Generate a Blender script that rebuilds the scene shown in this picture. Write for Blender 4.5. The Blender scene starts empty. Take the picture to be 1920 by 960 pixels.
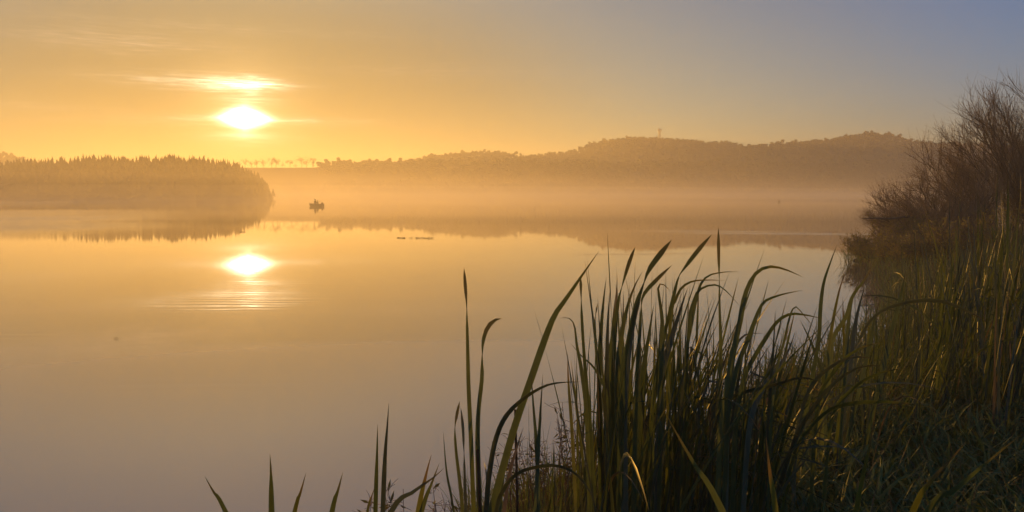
import bpy, math, random
import numpy as np
from mathutils import Vector, Matrix

random.seed(7)
rng = np.random.default_rng(7)
scene = bpy.context.scene
COL = scene.collection

# ------------------------------------------------------------------ camera
CAM_H = 2.1
F_PX = 1507.0                      # focal length in photo pixels (1920 wide)
PITCH = math.atan(120.0 / F_PX)    # horizon lies 120 px above the centre
cam_d = bpy.data.cameras.new('camera')
cam_d.sensor_width = 36.0
cam_d.lens = 36.0 * F_PX / 1920.0
cam_d.clip_start = 0.05
cam_d.clip_end = 12000.0
cam = bpy.data.objects.new('camera', cam_d)
COL.objects.link(cam)
cam.location = (0, 0, CAM_H)
cam.rotation_euler = (math.pi / 2 - PITCH, 0, 0)
scene.camera = cam

CP, SP = math.cos(PITCH), math.sin(PITCH)
def ray(px, py):
    u = (px - 960.0) / F_PX
    v = (480.0 - py) / F_PX
    return (u, CP + v * SP, v * CP - SP)
def at(px, py, Y):
    """world point on the sight line of a photo pixel at forward distance Y"""
    dx, dy, dz = ray(px, py)
    k = Y / dy
    return Vector((dx * k, Y, CAM_H + dz * k))

# ------------------------------------------------------------------ sun, sky, exposure
sd = Vector(ray(458, 222)).normalized()
SUN_EL = math.asin(sd.z)
SUN_AZ = math.atan2(sd.x, sd.y)     # from +Y towards +X

sun_d = bpy.data.lights.new('sun', 'SUN')
sun_d.energy = 3.5
sun_d.angle = math.radians(0.5)      # veiled by thin cloud
sun_d.color = (1.0, 0.48, 0.075)
sun = bpy.data.objects.new('sun', sun_d)
COL.objects.link(sun)
sun.location = sd * 500
sun.rotation_euler = (-sd).to_track_quat('-Z', 'Y').to_euler()

world = bpy.data.worlds.new('World')
scene.world = world
world.use_nodes = True
WN = world.node_tree
WN.nodes.clear()
def wn(t, **kw):
    n = WN.nodes.new(t)
    for k, v in kw.items():
        setattr(n, k, v)
    return n
def wlink(a, b):
    WN.links.new(a, b)
def wm(op, a, b=None, c=None):
    n = wn('ShaderNodeMath', operation=op)
    for i, x in enumerate((a, b, c)):
        if x is None:
            continue
        if isinstance(x, (int, float)):
            n.inputs[i].default_value = x
        else:
            wlink(x, n.inputs[i])
    return n.outputs[0]
out = wn('ShaderNodeOutputWorld')
sky = wn('ShaderNodeTexSky')
sky.sky_type = 'NISHITA'
sky.sun_disc = False
sky.sun_elevation = SUN_EL
sky.sun_rotation = SUN_AZ
sky.altitude = 300
sky.air_density = 1.1
sky.dust_density = 0.7
sky.ozone_density = 2.0
bg_sky = wn('ShaderNodeBackground')
bg_sky.inputs['Strength'].default_value = 0.128      # the tint above is halved
tc = wn('ShaderNodeTexCoord')
# the low dusty air round the sun takes out blue: smooth function of the direction, flatter along the horizon
sep = wn('ShaderNodeSeparateXYZ')
wlink(tc.outputs['Generated'], sep.inputs[0])
az = wm('ARCTAN2', sep.outputs[0], sep.outputs[1])
el = wm('ARCSINE', sep.outputs[2])
du = wm('SUBTRACT', az, SUN_AZ)
dv = wm('SUBTRACT', el, SUN_EL)
mr = wn('ShaderNodeMapRange', interpolation_type='SMOOTHSTEP')
wlink(wm('SQRT', wm('ADD', wm('POWER', wm('MULTIPLY', du, 0.75), 2.0), wm('POWER', wm('MULTIPLY', dv, 1.75), 2.0))), mr.inputs[0])
mr.inputs[1].default_value = math.radians(3)
mr.inputs[2].default_value = math.radians(46)
mr.interpolation_type = 'LINEAR'
tint = wn('ShaderNodeValToRGB')
tint.color_ramp.interpolation = 'B_SPLINE'
wlink(mr.outputs[0], tint.inputs[0])
te = tint.color_ramp.elements
for pos, c in ((0.0, (0.13, 0.17, 0.16)), (0.22, (0.23, 0.30, 0.29)), (0.42, (0.66, 0.84, 0.92)), (0.67, (0.68, 0.86, 1.18)), (0.87, (0.36, 0.90, 1.8)), (1.0, (0.50, 0.92, 1.5))):
    e = te[0] if pos == 0.0 else (te[-1] if pos == 1.0 else te.new(pos))
    e.position = pos
    e.color = (c[0] / 2, c[1] / 2, c[2] / 2, 1)
wb = wn('ShaderNodeMixRGB', blend_type='MULTIPLY')
wb.inputs[0].default_value = 1.0
wlink(sky.outputs[0], wb.inputs[1])
wlink(tint.outputs[0], wb.inputs[2])
wlink(wb.outputs[0], bg_sky.inputs['Color'])

# thin high veil round the sun: a function of direction only
comb = wn('ShaderNodeCombineXYZ')
wlink(wm('MULTIPLY', az, 14.0), comb.inputs[0])
wlink(wm('MULTIPLY', el, 150.0), comb.inputs[1])
cn = wn('ShaderNodeTexNoise')
cn.inputs['Scale'].default_value = 1.0
cn.inputs['Detail'].default_value = 5.0
cn.inputs['Roughness'].default_value = 0.6
wlink(comb.outputs[0], cn.inputs['Vector'])
noise = cn.outputs[0]
nz = wm('SUBTRACT', noise, 0.5)
def PX(p):
    return p / F_PX
def lens(cx, cy, sx, sy, power, wob=0.0):
    """soft elongated patch of lit cloud, centre and size in photo pixels relative to the sun"""
    a = wm('DIVIDE', wm('ABSOLUTE', wm('SUBTRACT', du, PX(cx))), PX(sx))
    vv = wm('SUBTRACT', dv, PX(-cy))
    if wob:
        vv = wm('ADD', vv, wm('MULTIPLY', nz, PX(wob)))
    b = wm('DIVIDE', wm('ABSOLUTE', vv), PX(sy))
    r = wm('ADD', wm('POWER', a, 1.25), wm('POWER', b, 1.25))
    return wm('EXPONENT', wm('MULTIPLY', wm('POWER', r, power), -1.0))
def total(terms):
    acc = None
    for amp, t in terms:
        x = wm('MULTIPLY', t, amp)
        acc = x if acc is None else wm('ADD', acc, x)
    return acc
r2 = wm('ADD', wm('MULTIPLY', du, du), wm('MULTIPLY', dv, dv))
def gauss(sig):
    return wm('EXPONENT', wm('MULTIPLY', r2, -1.0 / (PX(sig) ** 2)))
comb2 = wn('ShaderNodeCombineXYZ')
wlink(wm('MULTIPLY', az, 30.0), comb2.inputs[0])
wlink(wm('MULTIPLY', el, 420.0), comb2.inputs[1])
cn2 = wn('ShaderNodeTexNoise')
cn2.inputs['Scale'].default_value = 1.0
cn2.inputs['Detail'].default_value = 4.0
cn2.inputs['Roughness'].default_value = 0.65
wlink(comb2.outputs[0], cn2.inputs['Vector'])
wisp = wm('POWER', wm('MULTIPLY', cn2.outputs[0], 1.9), 3.0)          # torn cloud: thin level strands
core = wm('ADD', total([(12.0, lens(0, 0, 30, 14, 1.6, 10)), (0.9, lens(0, 30, 34, 5, 1.2, 6))]),
          wm('MULTIPLY', wisp, total([(1.7, lens(10, -60, 46, 10, 1.4, 14)), (0.7, lens(-40, -57, 70, 9, 1.3, 16)), (0.7, lens(15, 2, 95, 6, 1.1, 12)),
                                      (0.55, lens(6, -32, 34, 12, 1.3, 14)), (0.16, lens(-95, -62, 120, 12, 1.2, 22)), (0.25, lens(0, 34, 60, 14, 1.2, 10))])))
halo = total([(0.40, gauss(85)), (0.02, gauss(330))])
veil = wm('MULTIPLY', wisp, total([(0.11, lens(-200, -118, 150, 16, 1.3, 34)), (0.07, lens(-330, -8, 110, 6, 1.2, 10)),
              (0.07, lens(-120, 12, 180, 6, 1.2, 12)), (0.05, lens(-60, -150, 240, 10, 1.2, 30)), (0.03, lens(300, -90, 300, 14, 1.2, 30))]))
def bgc(col, s):
    b = wn('ShaderNodeBackground')
    b.inputs['Color'].default_value = (*col, 1)
    wlink(s, b.inputs['Strength'])
    return b.outputs[0]
def addsh(a, b):
    n = wn('ShaderNodeAddShader')
    wlink(a, n.inputs[0]); wlink(b, n.inputs[1])
    return n.outputs[0]
sh = addsh(bg_sky.outputs[0], bgc((1.0, 0.86, 0.62), core))
sh = addsh(sh, bgc((1.0, 0.60, 0.22), halo))
sh = addsh(sh, bgc((1.0, 0.70, 0.48), veil))
wlink(sh, out.inputs['Surface'])

vs = scene.view_settings
vs.view_transform = 'Standard'
vs.look = 'None'
vs.exposure = 0.44
vs.gamma = 1.0
vs.use_curve_mapping = False
cy = scene.cycles
cy.max_bounces = 7
cy.diffuse_bounces = 3
cy.glossy_bounces = 3
cy.transmission_bounces = 4
cy.volume_bounces = 1
cy.transparent_max_bounces = 8
cy.use_denoising = True
cy.sample_clamp_indirect = 6.0
cy.caustics_reflective = False
cy.caustics_refractive = False

# ------------------------------------------------------------------ helpers
def tag(o, label=None, cat=None, group=None, kind=None):
    if label: o['label'] = label
    if cat: o['category'] = cat
    if group: o['group'] = group
    if kind: o['kind'] = kind
    return o
def link(name, mesh, parent=None):
    o = bpy.data.objects.new(name, mesh)
    COL.objects.link(o)
    if parent is not None:
        o.parent = parent
    return o
def empty(name, loc):
    o = bpy.data.objects.new(name, None)
    o.empty_display_size = 0.1
    COL.objects.link(o)
    o.location = loc
    return o
def mesh_np(name, verts, faces, mat, smooth=False, uv=None):
    """verts (n,3), faces (m,k) all of one size"""
    verts = np.asarray(verts, dtype=np.float32).reshape(-1, 3)
    faces = np.asarray(faces, dtype=np.int32)
    k = faces.shape[1]
    me = bpy.data.meshes.new(name)
    me.vertices.add(len(verts))
    me.vertices.foreach_set('co', verts.ravel())
    me.loops.add(faces.size)
    me.loops.foreach_set('vertex_index', faces.ravel())
    me.polygons.add(len(faces))
    me.polygons.foreach_set('loop_start', np.arange(0, faces.size, k, dtype=np.int32))
    me.polygons.foreach_set('loop_total', np.full(len(faces), k, dtype=np.int32))
    if smooth:
        me.polygons.foreach_set('use_smooth', np.ones(len(faces), dtype=bool))
    if uv is not None:
        l = me.uv_layers.new(name='UVMap')
        l.data.foreach_set('uv', np.asarray(uv, dtype=np.float32)[faces.ravel()].ravel())
    me.materials.append(mat)
    me.update(calc_edges=True)
    me.validate()
    return me
class MB:
    """collects quads from many pieces into one mesh"""
    def __init__(self):
        self.v, self.f, self.uv, self.n = [], [], [], 0
    def add(self, v, f, uv=None):
        v = np.asarray(v, dtype=np.float32).reshape(-1, 3)
        f = np.asarray(f, dtype=np.int32)
        self.v.append(v); self.f.append(f + self.n)
        self.uv.append(np.zeros((len(v), 2), np.float32) if uv is None else np.asarray(uv, np.float32))
        self.n += len(v)
    def mesh(self, name, mat, smooth=False):
        return mesh_np(name, np.concatenate(self.v), np.concatenate(self.f), mat, smooth, np.concatenate(self.uv))
_tube_cache = {}
def tube(mb, pts, r0, r1, sides=4):
    pts = np.asarray(pts, dtype=np.float64)
    n = len(pts)
    t = np.gradient(pts, axis=0)
    t /= np.linalg.norm(t, axis=1)[:, None] + 1e-9
    ref = np.array([0.31, 0.93, 0.17])
    s = np.cross(t, ref); s /= np.linalg.norm(s, axis=1)[:, None] + 1e-9
    b = np.cross(t, s)
    ang = np.arange(sides) / sides * 2 * math.pi
    rad = np.linspace(r0, r1, n)[:, None, None]
    ring = (np.cos(ang)[None, :, None] * s[:, None, :] + np.sin(ang)[None, :, None] * b[:, None, :]) * rad
    v = (pts[:, None, :] + ring).reshape(-1, 3)
    key = (n, sides)
    if key not in _tube_cache:
        f = []
        for i in range(n - 1):
            for j in range(sides):
                k = (j + 1) % sides
                f.append((i * sides + j, i * sides + k, (i + 1) * sides + k, (i + 1) * sides + j))
        _tube_cache[key] = np.array(f)
    uv = np.stack([np.tile(np.arange(sides) / sides, n), np.repeat(np.linspace(0, 1, n), sides)], 1)
    mb.add(v, _tube_cache[key], uv)
def box(mb, c, s, rot=None):
    x = np.array([[-1,-1,-1],[1,-1,-1],[1,1,-1],[-1,1,-1],[-1,-1,1],[1,-1,1],[1,1,1],[-1,1,1]], float) * np.array(s) / 2
    if rot is not None:
        x = x @ np.array(rot.to_3x3()).T
    mb.add(x + np.array(c), [(0,3,2,1),(4,5,6,7),(0,1,5,4),(1,2,6,5),(2,3,7,6),(3,0,4,7)])
def catmull(P, n):
    P = np.asarray(P, float)
    if len(P) == 2:
        t = np.linspace(0, 1, n)[:, None]
        return P[0] * (1 - t) + P[1] * t
    Q = np.vstack([2 * P[0] - P[1], P, 2 * P[-1] - P[-2]])
    seg = np.linalg.norm(np.diff(P, axis=0), axis=1)
    cum = np.concatenate([[0], np.cumsum(seg)]); cum /= cum[-1]
    res = []
    for s in np.linspace(0, 1, n):
        i = min(int(np.searchsorted(cum, s, side='right')) - 1, len(P) - 2)
        t = (s - cum[i]) / (cum[i + 1] - cum[i] + 1e-12)
        a, b, c, d = Q[i], Q[i + 1], Q[i + 2], Q[i + 3]
        res.append(0.5 * ((2 * b) + (-a + c) * t + (2 * a - 5 * b + 4 * c - d) * t * t + (-a + 3 * b - 3 * c + d) * t ** 3))
    return np.array(res)

# ------------------------------------------------------------------ materials
def new_mat(name):
    m = bpy.data.materials.new(name)
    m.use_nodes = True
    nt = m.node_tree
    return m, nt, nt.nodes['Principled BSDF'], nt.nodes['Material Output']
def noise_col(nt, bsdf, c1, c2, scale, coord='Object', detail=4.0, socket='Base Color', stretch=None):
    tcn = nt.nodes.new('ShaderNodeTexCoord')
    n = nt.nodes.new('ShaderNodeTexNoise')
    n.inputs['Scale'].default_value = scale
    n.inputs['Detail'].default_value = detail
    src = tcn.outputs[coord]
    if stretch:
        mp = nt.nodes.new('ShaderNodeMapping')
        mp.inputs['Scale'].default_value = stretch
        nt.links.new(src, mp.inputs[0]); src = mp.outputs[0]
    nt.links.new(src, n.inputs['Vector'])
    r = nt.nodes.new('ShaderNodeValToRGB')
    r.color_ramp.elements[0].position = 0.3; r.color_ramp.elements[1].position = 0.7
    r.color_ramp.elements[0].color = (*c1, 1); r.color_ramp.elements[1].color = (*c2, 1)
    nt.links.new(n.outputs[0], r.inputs[0])
    if bsdf is not None:
        nt.links.new(r.outputs[0], bsdf.inputs[socket])
    return r.outputs[0]
def simple(name, c1, c2, scale=3.0, rough=0.8, spec=0.3):
    m, nt, b, o = new_mat(name)
    noise_col(nt, b, c1, c2, scale)
    b.inputs['Roughness'].default_value = rough
    b.inputs['Specular IOR Level'].default_value = spec
    return m
def thin_leaf(name, c1, c2, scale, transl=0.4):
    m = simple(name, c1, c2, scale, 0.6)
    nt = m.node_tree; b = nt.nodes['Principled BSDF']; o = nt.nodes['Material Output']
    src = b.inputs['Base Color'].links[0].from_socket
    tr = nt.nodes.new('ShaderNodeBsdfTranslucent'); nt.links.new(src, tr.inputs['Color'])
    mx = nt.nodes.new('ShaderNodeMixShader'); mx.inputs[0].default_value = transl
    nt.links.new(b.outputs[0], mx.inputs[1]); nt.links.new(tr.outputs[0], mx.inputs[2]); nt.links.new(mx.outputs[0], o.inputs['Surface'])
    return m
def leaf_mat(name, c_base, c_mid, c_tip, tip_at=0.96, transl=0.35, rough=0.42, var=0.5):
    """blade: colour runs along its length (UV v), fine veins across (UV u), each leaf a little different"""
    m, nt, b, o = new_mat(name)
    L = nt.links.new
    uvn = nt.nodes.new('ShaderNodeTexCoord')
    sp = nt.nodes.new('ShaderNodeSeparateXYZ'); L(uvn.outputs['UV'], sp.inputs[0])
    oi = nt.nodes.new('ShaderNodeObjectInfo')
    # wobble the length coordinate so the dry tip has a ragged edge
    no = nt.nodes.new('ShaderNodeTexNoise'); no.inputs['Scale'].default_value = 60.0
    L(uvn.outputs['Object'], no.inputs['Vector'])
    a1 = nt.nodes.new('ShaderNodeMath'); a1.operation = 'MULTIPLY_ADD'
    L(no.outputs[0], a1.inputs[0]); a1.inputs[1].default_value = 0.06; L(sp.outputs[1], a1.inputs[2])
    a2 = nt.nodes.new('ShaderNodeMath'); a2.operation = 'MULTIPLY_ADD'
    L(oi.outputs['Random'], a2.inputs[0]); a2.inputs[1].default_value = 0.05; L(a1.outputs[0], a2.inputs[2])
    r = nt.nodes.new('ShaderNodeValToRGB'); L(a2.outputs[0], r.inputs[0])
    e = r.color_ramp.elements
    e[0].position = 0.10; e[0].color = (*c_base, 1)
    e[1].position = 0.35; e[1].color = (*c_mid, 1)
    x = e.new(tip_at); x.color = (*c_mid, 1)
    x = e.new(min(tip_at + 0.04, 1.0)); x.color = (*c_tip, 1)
    # veins
    wv = nt.nodes.new('ShaderNodeMath'); wv.operation = 'SINE'
    w0 = nt.nodes.new('ShaderNodeMath'); w0.operation = 'MULTIPLY'
    L(sp.outputs[0], w0.inputs[0]); w0.inputs[1].default_value = 55.0; L(w0.outputs[0], wv.inputs[0])
    hsv = nt.nodes.new('ShaderNodeHueSaturation'); L(r.outputs[0], hsv.inputs['Color'])
    vv = nt.nodes.new('ShaderNodeMath'); vv.operation = 'MULTIPLY_ADD'
    L(wv.outputs[0], vv.inputs[0]); vv.inputs[1].default_value = 0.08
    v2 = nt.nodes.new('ShaderNodeMath'); v2.operation = 'MULTIPLY_ADD'
    L(oi.outputs['Random'], v2.inputs[0]); v2.inputs[1].default_value = var; v2.inputs[2].default_value = 1.0 - var / 2
    # paler margins and midrib: own tone plus light glowing through rims, put into colour
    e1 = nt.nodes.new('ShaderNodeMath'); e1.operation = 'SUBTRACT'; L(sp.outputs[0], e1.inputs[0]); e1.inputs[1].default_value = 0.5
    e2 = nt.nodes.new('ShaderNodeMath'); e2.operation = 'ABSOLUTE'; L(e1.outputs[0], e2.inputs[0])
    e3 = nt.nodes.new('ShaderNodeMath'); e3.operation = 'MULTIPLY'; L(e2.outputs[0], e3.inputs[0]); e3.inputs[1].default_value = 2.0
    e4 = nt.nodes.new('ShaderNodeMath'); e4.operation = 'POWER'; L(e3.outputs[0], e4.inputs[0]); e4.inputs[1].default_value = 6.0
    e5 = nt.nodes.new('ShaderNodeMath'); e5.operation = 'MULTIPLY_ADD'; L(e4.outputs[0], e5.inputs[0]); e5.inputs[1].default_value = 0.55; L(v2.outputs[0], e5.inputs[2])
    # blotches of age along the blade
    n2 = nt.nodes.new('ShaderNodeTexNoise'); n2.inputs['Scale'].default_value = 14.0; n2.inputs['Detail'].default_value = 5.0
    L(uvn.outputs['Object'], n2.inputs['Vector'])
    e6 = nt.nodes.new('ShaderNodeMath'); e6.operation = 'MULTIPLY_ADD'; L(n2.outputs[0], e6.inputs[0]); e6.inputs[1].default_value = 0.9; e6.inputs[2].default_value = -0.45
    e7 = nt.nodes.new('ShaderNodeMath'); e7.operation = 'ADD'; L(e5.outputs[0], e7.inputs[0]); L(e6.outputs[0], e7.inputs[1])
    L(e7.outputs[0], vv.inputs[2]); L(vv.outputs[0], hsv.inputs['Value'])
    hh = nt.nodes.new('ShaderNodeMath'); hh.operation = 'MULTIPLY_ADD'
    L(oi.outputs['Random'], hh.inputs[0]); hh.inputs[1].default_value = -0.03; hh.inputs[2].default_value = 0.52
    L(hh.outputs[0], hsv.inputs['Hue'])
    L(hsv.outputs[0], b.inputs['Base Color'])
    b.inputs['Roughness'].default_value = rough
    b.inputs['Specular IOR Level'].default_value = 0.28
    tr = nt.nodes.new('ShaderNodeBsdfTranslucent')
    tc2 = nt.nodes.new('ShaderNodeMixRGB'); tc2.blend_type = 'MULTIPLY'; tc2.inputs[0].default_value = 1.0
    L(hsv.outputs[0], tc2.inputs[1]); tc2.inputs[2].default_value = (1.4, 1.35, 0.55, 1)
    L(tc2.outputs[0], tr.inputs['Color'])
    mx = nt.nodes.new('ShaderNodeMixShader'); mx.inputs[0].default_value = transl
    L(b.outputs[0], mx.inputs[1]); L(tr.outputs[0], mx.inputs[2]); L(mx.outputs[0], o.inputs['Surface'])
    return m
M = {}
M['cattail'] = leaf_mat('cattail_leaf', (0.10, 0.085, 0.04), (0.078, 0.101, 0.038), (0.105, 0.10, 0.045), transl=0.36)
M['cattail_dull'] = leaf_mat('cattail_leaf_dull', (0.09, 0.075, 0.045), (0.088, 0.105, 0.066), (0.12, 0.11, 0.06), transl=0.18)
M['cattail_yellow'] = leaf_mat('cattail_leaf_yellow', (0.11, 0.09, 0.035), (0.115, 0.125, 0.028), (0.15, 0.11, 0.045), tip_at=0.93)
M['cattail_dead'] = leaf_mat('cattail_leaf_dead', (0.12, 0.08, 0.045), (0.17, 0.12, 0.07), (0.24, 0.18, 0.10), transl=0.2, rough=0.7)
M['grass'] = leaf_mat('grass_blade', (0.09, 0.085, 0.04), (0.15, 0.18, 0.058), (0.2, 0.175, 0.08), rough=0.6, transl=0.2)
M['grass_dry'] = leaf_mat('grass_dry', (0.12, 0.085, 0.045), (0.20, 0.145, 0.075), (0.26, 0.19, 0.10), rough=0.7, transl=0.2)
M['stalk'] = simple('dry_stalk', (0.06, 0.03, 0.018), (0.13, 0.075, 0.04), 30, 0.8)
M['bark'] = simple('willow_bark', (0.09, 0.065, 0.045), (0.16, 0.12, 0.085), 6, 0.9)
M['twig'] = simple('willow_twig', (0.22, 0.15, 0.10), (0.34, 0.24, 0.155), 4, 0.8)
M['willow_leaf'] = thin_leaf('willow_leaf', (0.17, 0.14, 0.05), (0.25, 0.18, 0.06), 5)
M['shrub_leaf'] = thin_leaf('shrub_leaf', (0.22, 0.21, 0.045), (0.31, 0.25, 0.055), 3, 0.5)
M['weed_leaf'] = thin_leaf('weed_leaf', (0.10, 0.12, 0.03), (0.16, 0.13, 0.04), 20)
M['weed_stem'] = simple('weed_stem', (0.10, 0.05, 0.035), (0.16, 0.08, 0.05), 20, 0.7)
M['weed_seed'] = simple('weed_seed', (0.14, 0.06, 0.05), (0.22, 0.10, 0.08), 40, 0.7)
M['spruce'] = simple('spruce_needles', (0.018, 0.026, 0.012), (0.035, 0.045, 0.02), 0.3, 0.9)
M['broadleaf'] = simple('broadleaf_crown', (0.028, 0.03, 0.013), (0.042, 0.04, 0.018), 0.08, 0.9)
M['trunk'] = simple('tree_trunk', (0.04, 0.03, 0.02), (0.07, 0.05, 0.035), 1.0, 0.9)
M['hill'] = simple('hill_grass', (0.045, 0.05, 0.02), (0.09, 0.08, 0.03), 0.02, 0.95)
M['wood_floor'] = simple('wood_floor', (0.025, 0.026, 0.012), (0.04, 0.038, 0.018), 0.05, 0.95)
M['earth'] = simple('bank_earth', (0.035, 0.026, 0.016), (0.07, 0.05, 0.03), 5.0, 0.95)
M['metal'] = simple('mast_metal', (0.25, 0.25, 0.25), (0.35, 0.35, 0.34), 2, 0.5)
M['boat'] = simple('boat_paint', (0.03, 0.035, 0.03), (0.05, 0.05, 0.04), 5, 0.6)
M['wood'] = simple('boat_wood', (0.12, 0.07, 0.04), (0.2, 0.12, 0.07), 8, 0.7)
M['cloth_dark'] = simple('dark_cloth', (0.02, 0.022, 0.025), (0.035, 0.035, 0.035), 20, 0.9)
M['cloth_brown'] = simple('olive_cloth', (0.035, 0.035, 0.02), (0.05, 0.045, 0.03), 20, 0.9)
M['debris'] = simple('floating_debris', (0.03, 0.028, 0.015), (0.07, 0.05, 0.025), 30, 0.7)

# water: still, very faint swell, streaks of breeze that roughen it a little
def water_mat():
    m, nt, b, o = new_mat('lake_water')
    L = nt.links.new
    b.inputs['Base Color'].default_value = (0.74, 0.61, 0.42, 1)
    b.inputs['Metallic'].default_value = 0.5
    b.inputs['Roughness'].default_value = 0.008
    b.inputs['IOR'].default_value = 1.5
    tcn = nt.nodes.new('ShaderNodeTexCoord')
    def nz(scale, stretch, detail=2.0):
        mp = nt.nodes.new('ShaderNodeMapping'); mp.inputs['Scale'].default_value = stretch
        L(tcn.outputs['Object'], mp.inputs[0])
        n = nt.nodes.new('ShaderNodeTexNoise'); n.inputs['Scale'].default_value = scale
        n.inputs['Detail'].default_value = detail
        L(mp.outputs[0], n.inputs['Vector'])
        return n.outputs[0]
    def mth(op, a, bb, c=None):
        n = nt.nodes.new('ShaderNodeMath'); n.operation = op
        for i, x in enumerate((a, bb, c)):
            if x is None: continue
            if isinstance(x, (int, float)): n.inputs[i].default_value = x
            else: L(x, n.inputs[i])
        return n.outputs[0]
    swell = nz(0.5, (0.35, 1, 1), 2)
    fine = nz(5.0, (0.35, 1, 1), 2)
    patch = nz(0.05, (0.14, 1.5, 1), 3)
    pr = nt.nodes.new('ShaderNodeValToRGB'); L(patch, pr.inputs[0])
    pr.color_ramp.elements[0].position = 0.58; pr.color_ramp.elements[1].position = 0.68
    h = mth('ADD', mth('MULTIPLY', swell, 0.0004), mth('MULTIPLY', mth('MULTIPLY', fine, pr.outputs[0]), 0.004))
    h = mth('ADD', h, mth('MULTIPLY', fine, 0.0004))
    # catspaws: a few small patches of breeze ripple lying on the still water
    sx = nt.nodes.new('ShaderNodeSeparateXYZ'); L(tcn.outputs['Object'], sx.inputs[0])
    wob = nz(1.2, (0.25, 1, 1), 3)
    crest = mth('SINE', mth('MULTIPLY_ADD', wob, 9.0, mth('MULTIPLY', sx.outputs[1], 17.0)), 0)
    def paw(x, y, rx, ry, amp, tilt=0.0):
        yy = mth('MULTIPLY_ADD', mth('SUBTRACT', sx.outputs[0], x), -tilt, mth('SUBTRACT', sx.outputs[1], y))
        q = mth('ADD', mth('POWER', mth('DIVIDE', mth('ABSOLUTE', mth('SUBTRACT', sx.outputs[0], x), 0), rx), 2.0), mth('POWER', mth('DIVIDE', mth('ABSOLUTE', yy, 0), ry), 2.0))
        return mth('MULTIPLY', mth('EXPONENT', mth('MULTIPLY', q, -1.0), 0), amp)
    m_ = None
    for args in ((-5.2, 15.4, 1.2, 1.0, 0.0009), (-4.9, 18.6, 1.6, 0.8, 0.0007), (-36.0, 54.0, 6.0, 0.9, 0.009, 0.25), (-33.0, 47.0, 6.0, 0.6, 0.005, 0.2),
                 (14.0, 40.5, 4.0, 0.45, 0.008, -0.12), (10.5, 43.0, 4.0, 0.4, 0.006, -0.1), (-8.5, 11.6, 2.2, 0.35, 0.0008), (3.0, 27.0, 3.0, 0.3, 0.0012, 0.1), (-3.5, 8.6, 1.8, 0.3, 0.0004)):
        p_ = paw(*args)
        m_ = p_ if m_ is None else mth('ADD', m_, p_)
    h = mth('ADD', h, mth('MULTIPLY', crest, m_))
    # breeze far out: ripples too small to see singly, so they show as a rougher surface
    rg = mth('ADD', mth('ADD', paw(-50.0, 70.0, 16.0, 30.0, 0.20), paw(-100.0, 150.0, 36.0, 60.0, 0.17)), paw(120.0, 230.0, 110.0, 120.0, 0.10))
    rg = mth('ADD', rg, mth('ADD', paw(-35.0, 62.0, 8.5, 20.0, 0.13), paw(-27.0, 46.0, 7.0, 11.0, 0.14)))
    L(mth('ADD', mth('MULTIPLY', rg, mth('ADD', patch, 0.45)), 0.008), b.inputs['Roughness'])
    bp = nt.nodes.new('ShaderNodeBump'); bp.inputs['Strength'].default_value = 1.0
    bp.inputs['Distance'].default_value = 1.0
    L(h, bp.inputs['Height']); L(bp.outputs[0], b.inputs['Normal'])
    return m
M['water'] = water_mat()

def vol_mat(name, col, density, g):
    m = bpy.data.materials.new(name); m.use_nodes = True
    nt = m.node_tree; nt.nodes.clear()
    o = nt.nodes.new('ShaderNodeOutputMaterial')
    v = nt.nodes.new('ShaderNodeVolumePrincipled')
    v.inputs['Color'].default_value = (*col, 1)
    v.inputs['Density'].default_value = density
    v.inputs['Anisotropy'].default_value = g
    v.inputs['Density Attribute'].default_value = ''
    nt.links.new(v.outputs[0], o.inputs['Volume'])
    return m

# ------------------------------------------------------------------ ground, lake, far shores
SHORE = np.array([(-400, -60), (-60, -6), (-14, 0.2), (-5, 2.2), (-1.8, 3.6), (-0.7, 4.7), (0.3, 5.7), (1.6, 6.9), (3.3, 8.7), (5.5, 11.6), (7.7, 15.6),
                  (9.4, 20.0), (10.4, 24.5), (13.5, 29.5), (22, 36), (45, 44), (120, 70), (400, 260), (900, 520)], float)
HEAD = np.array([(-900, 60), (-320, 150), (-190, 200), (-143, 224), (-118, 262), (-103, 318), (-104, 345), (-135, 390), (-250, 460), (-420, 525)], float)
FAR = np.array([(-420, 525), (-160, 535), (0, 524), (250, 515), (500, 505), (900, 520)], float)
def signed(P, line):
    """distance to an open polyline, positive on its right-hand side"""
    best = np.full(len(P), 1e18); sgn = np.zeros(len(P))
    for a, b in zip(line[:-1], line[1:]):
        d = b - a; L2 = d @ d
        t = np.clip(((P - a) @ d) / L2, 0, 1)
        q = P - (a + t[:, None] * d)
        dd = (q ** 2).sum(1)
        s = d[1] * q[:, 0] - d[0] * q[:, 1]
        m = dd < best - 1e-12
        best = np.where(m, dd, best); sgn = np.where(m, s, sgn)
    return np.sqrt(best) * np.sign(sgn)
def sstep(x, a, b):
    t = np.clip((x - a) / (b - a), 0, 1)
    return t * t * (3 - 2 * t)
def ground_z(P):
    P = np.atleast_2d(np.asarray(P, float))
    s = signed(P, SHORE)
    near = -0.9 + 0.9 * sstep(s, -3.0, 0.0) + 0.32 * sstep(s, 0.0, 1.8) + 0.35 * sstep(s, 1.5, 7.0) + 1.5 * sstep(s, 8, 120)
    near = near + np.where(s > 0, 0.03 * np.sin(P[:, 0] * 3.1) * np.cos(P[:, 1] * 2.3), 0) * sstep(s, 0.1, 1.0)
    h = -signed(P, HEAD)
    f = -signed(P, FAR)
    far = -0.9 + 1.0 * sstep(h, -8, 0) + 2.5 * sstep(h, 0, 60)
    far2 = -0.9 + 1.0 * sstep(f, -10, 0) + 3.0 * sstep(f, 0, 120)
    return np.maximum(near, np.maximum(np.where(P[:, 0] < 0, far, -0.9), np.where(P[:, 1] > 300, far2, -0.9)))
def gz(x, y):
    return float(ground_z([(x, y)])[0])
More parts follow.
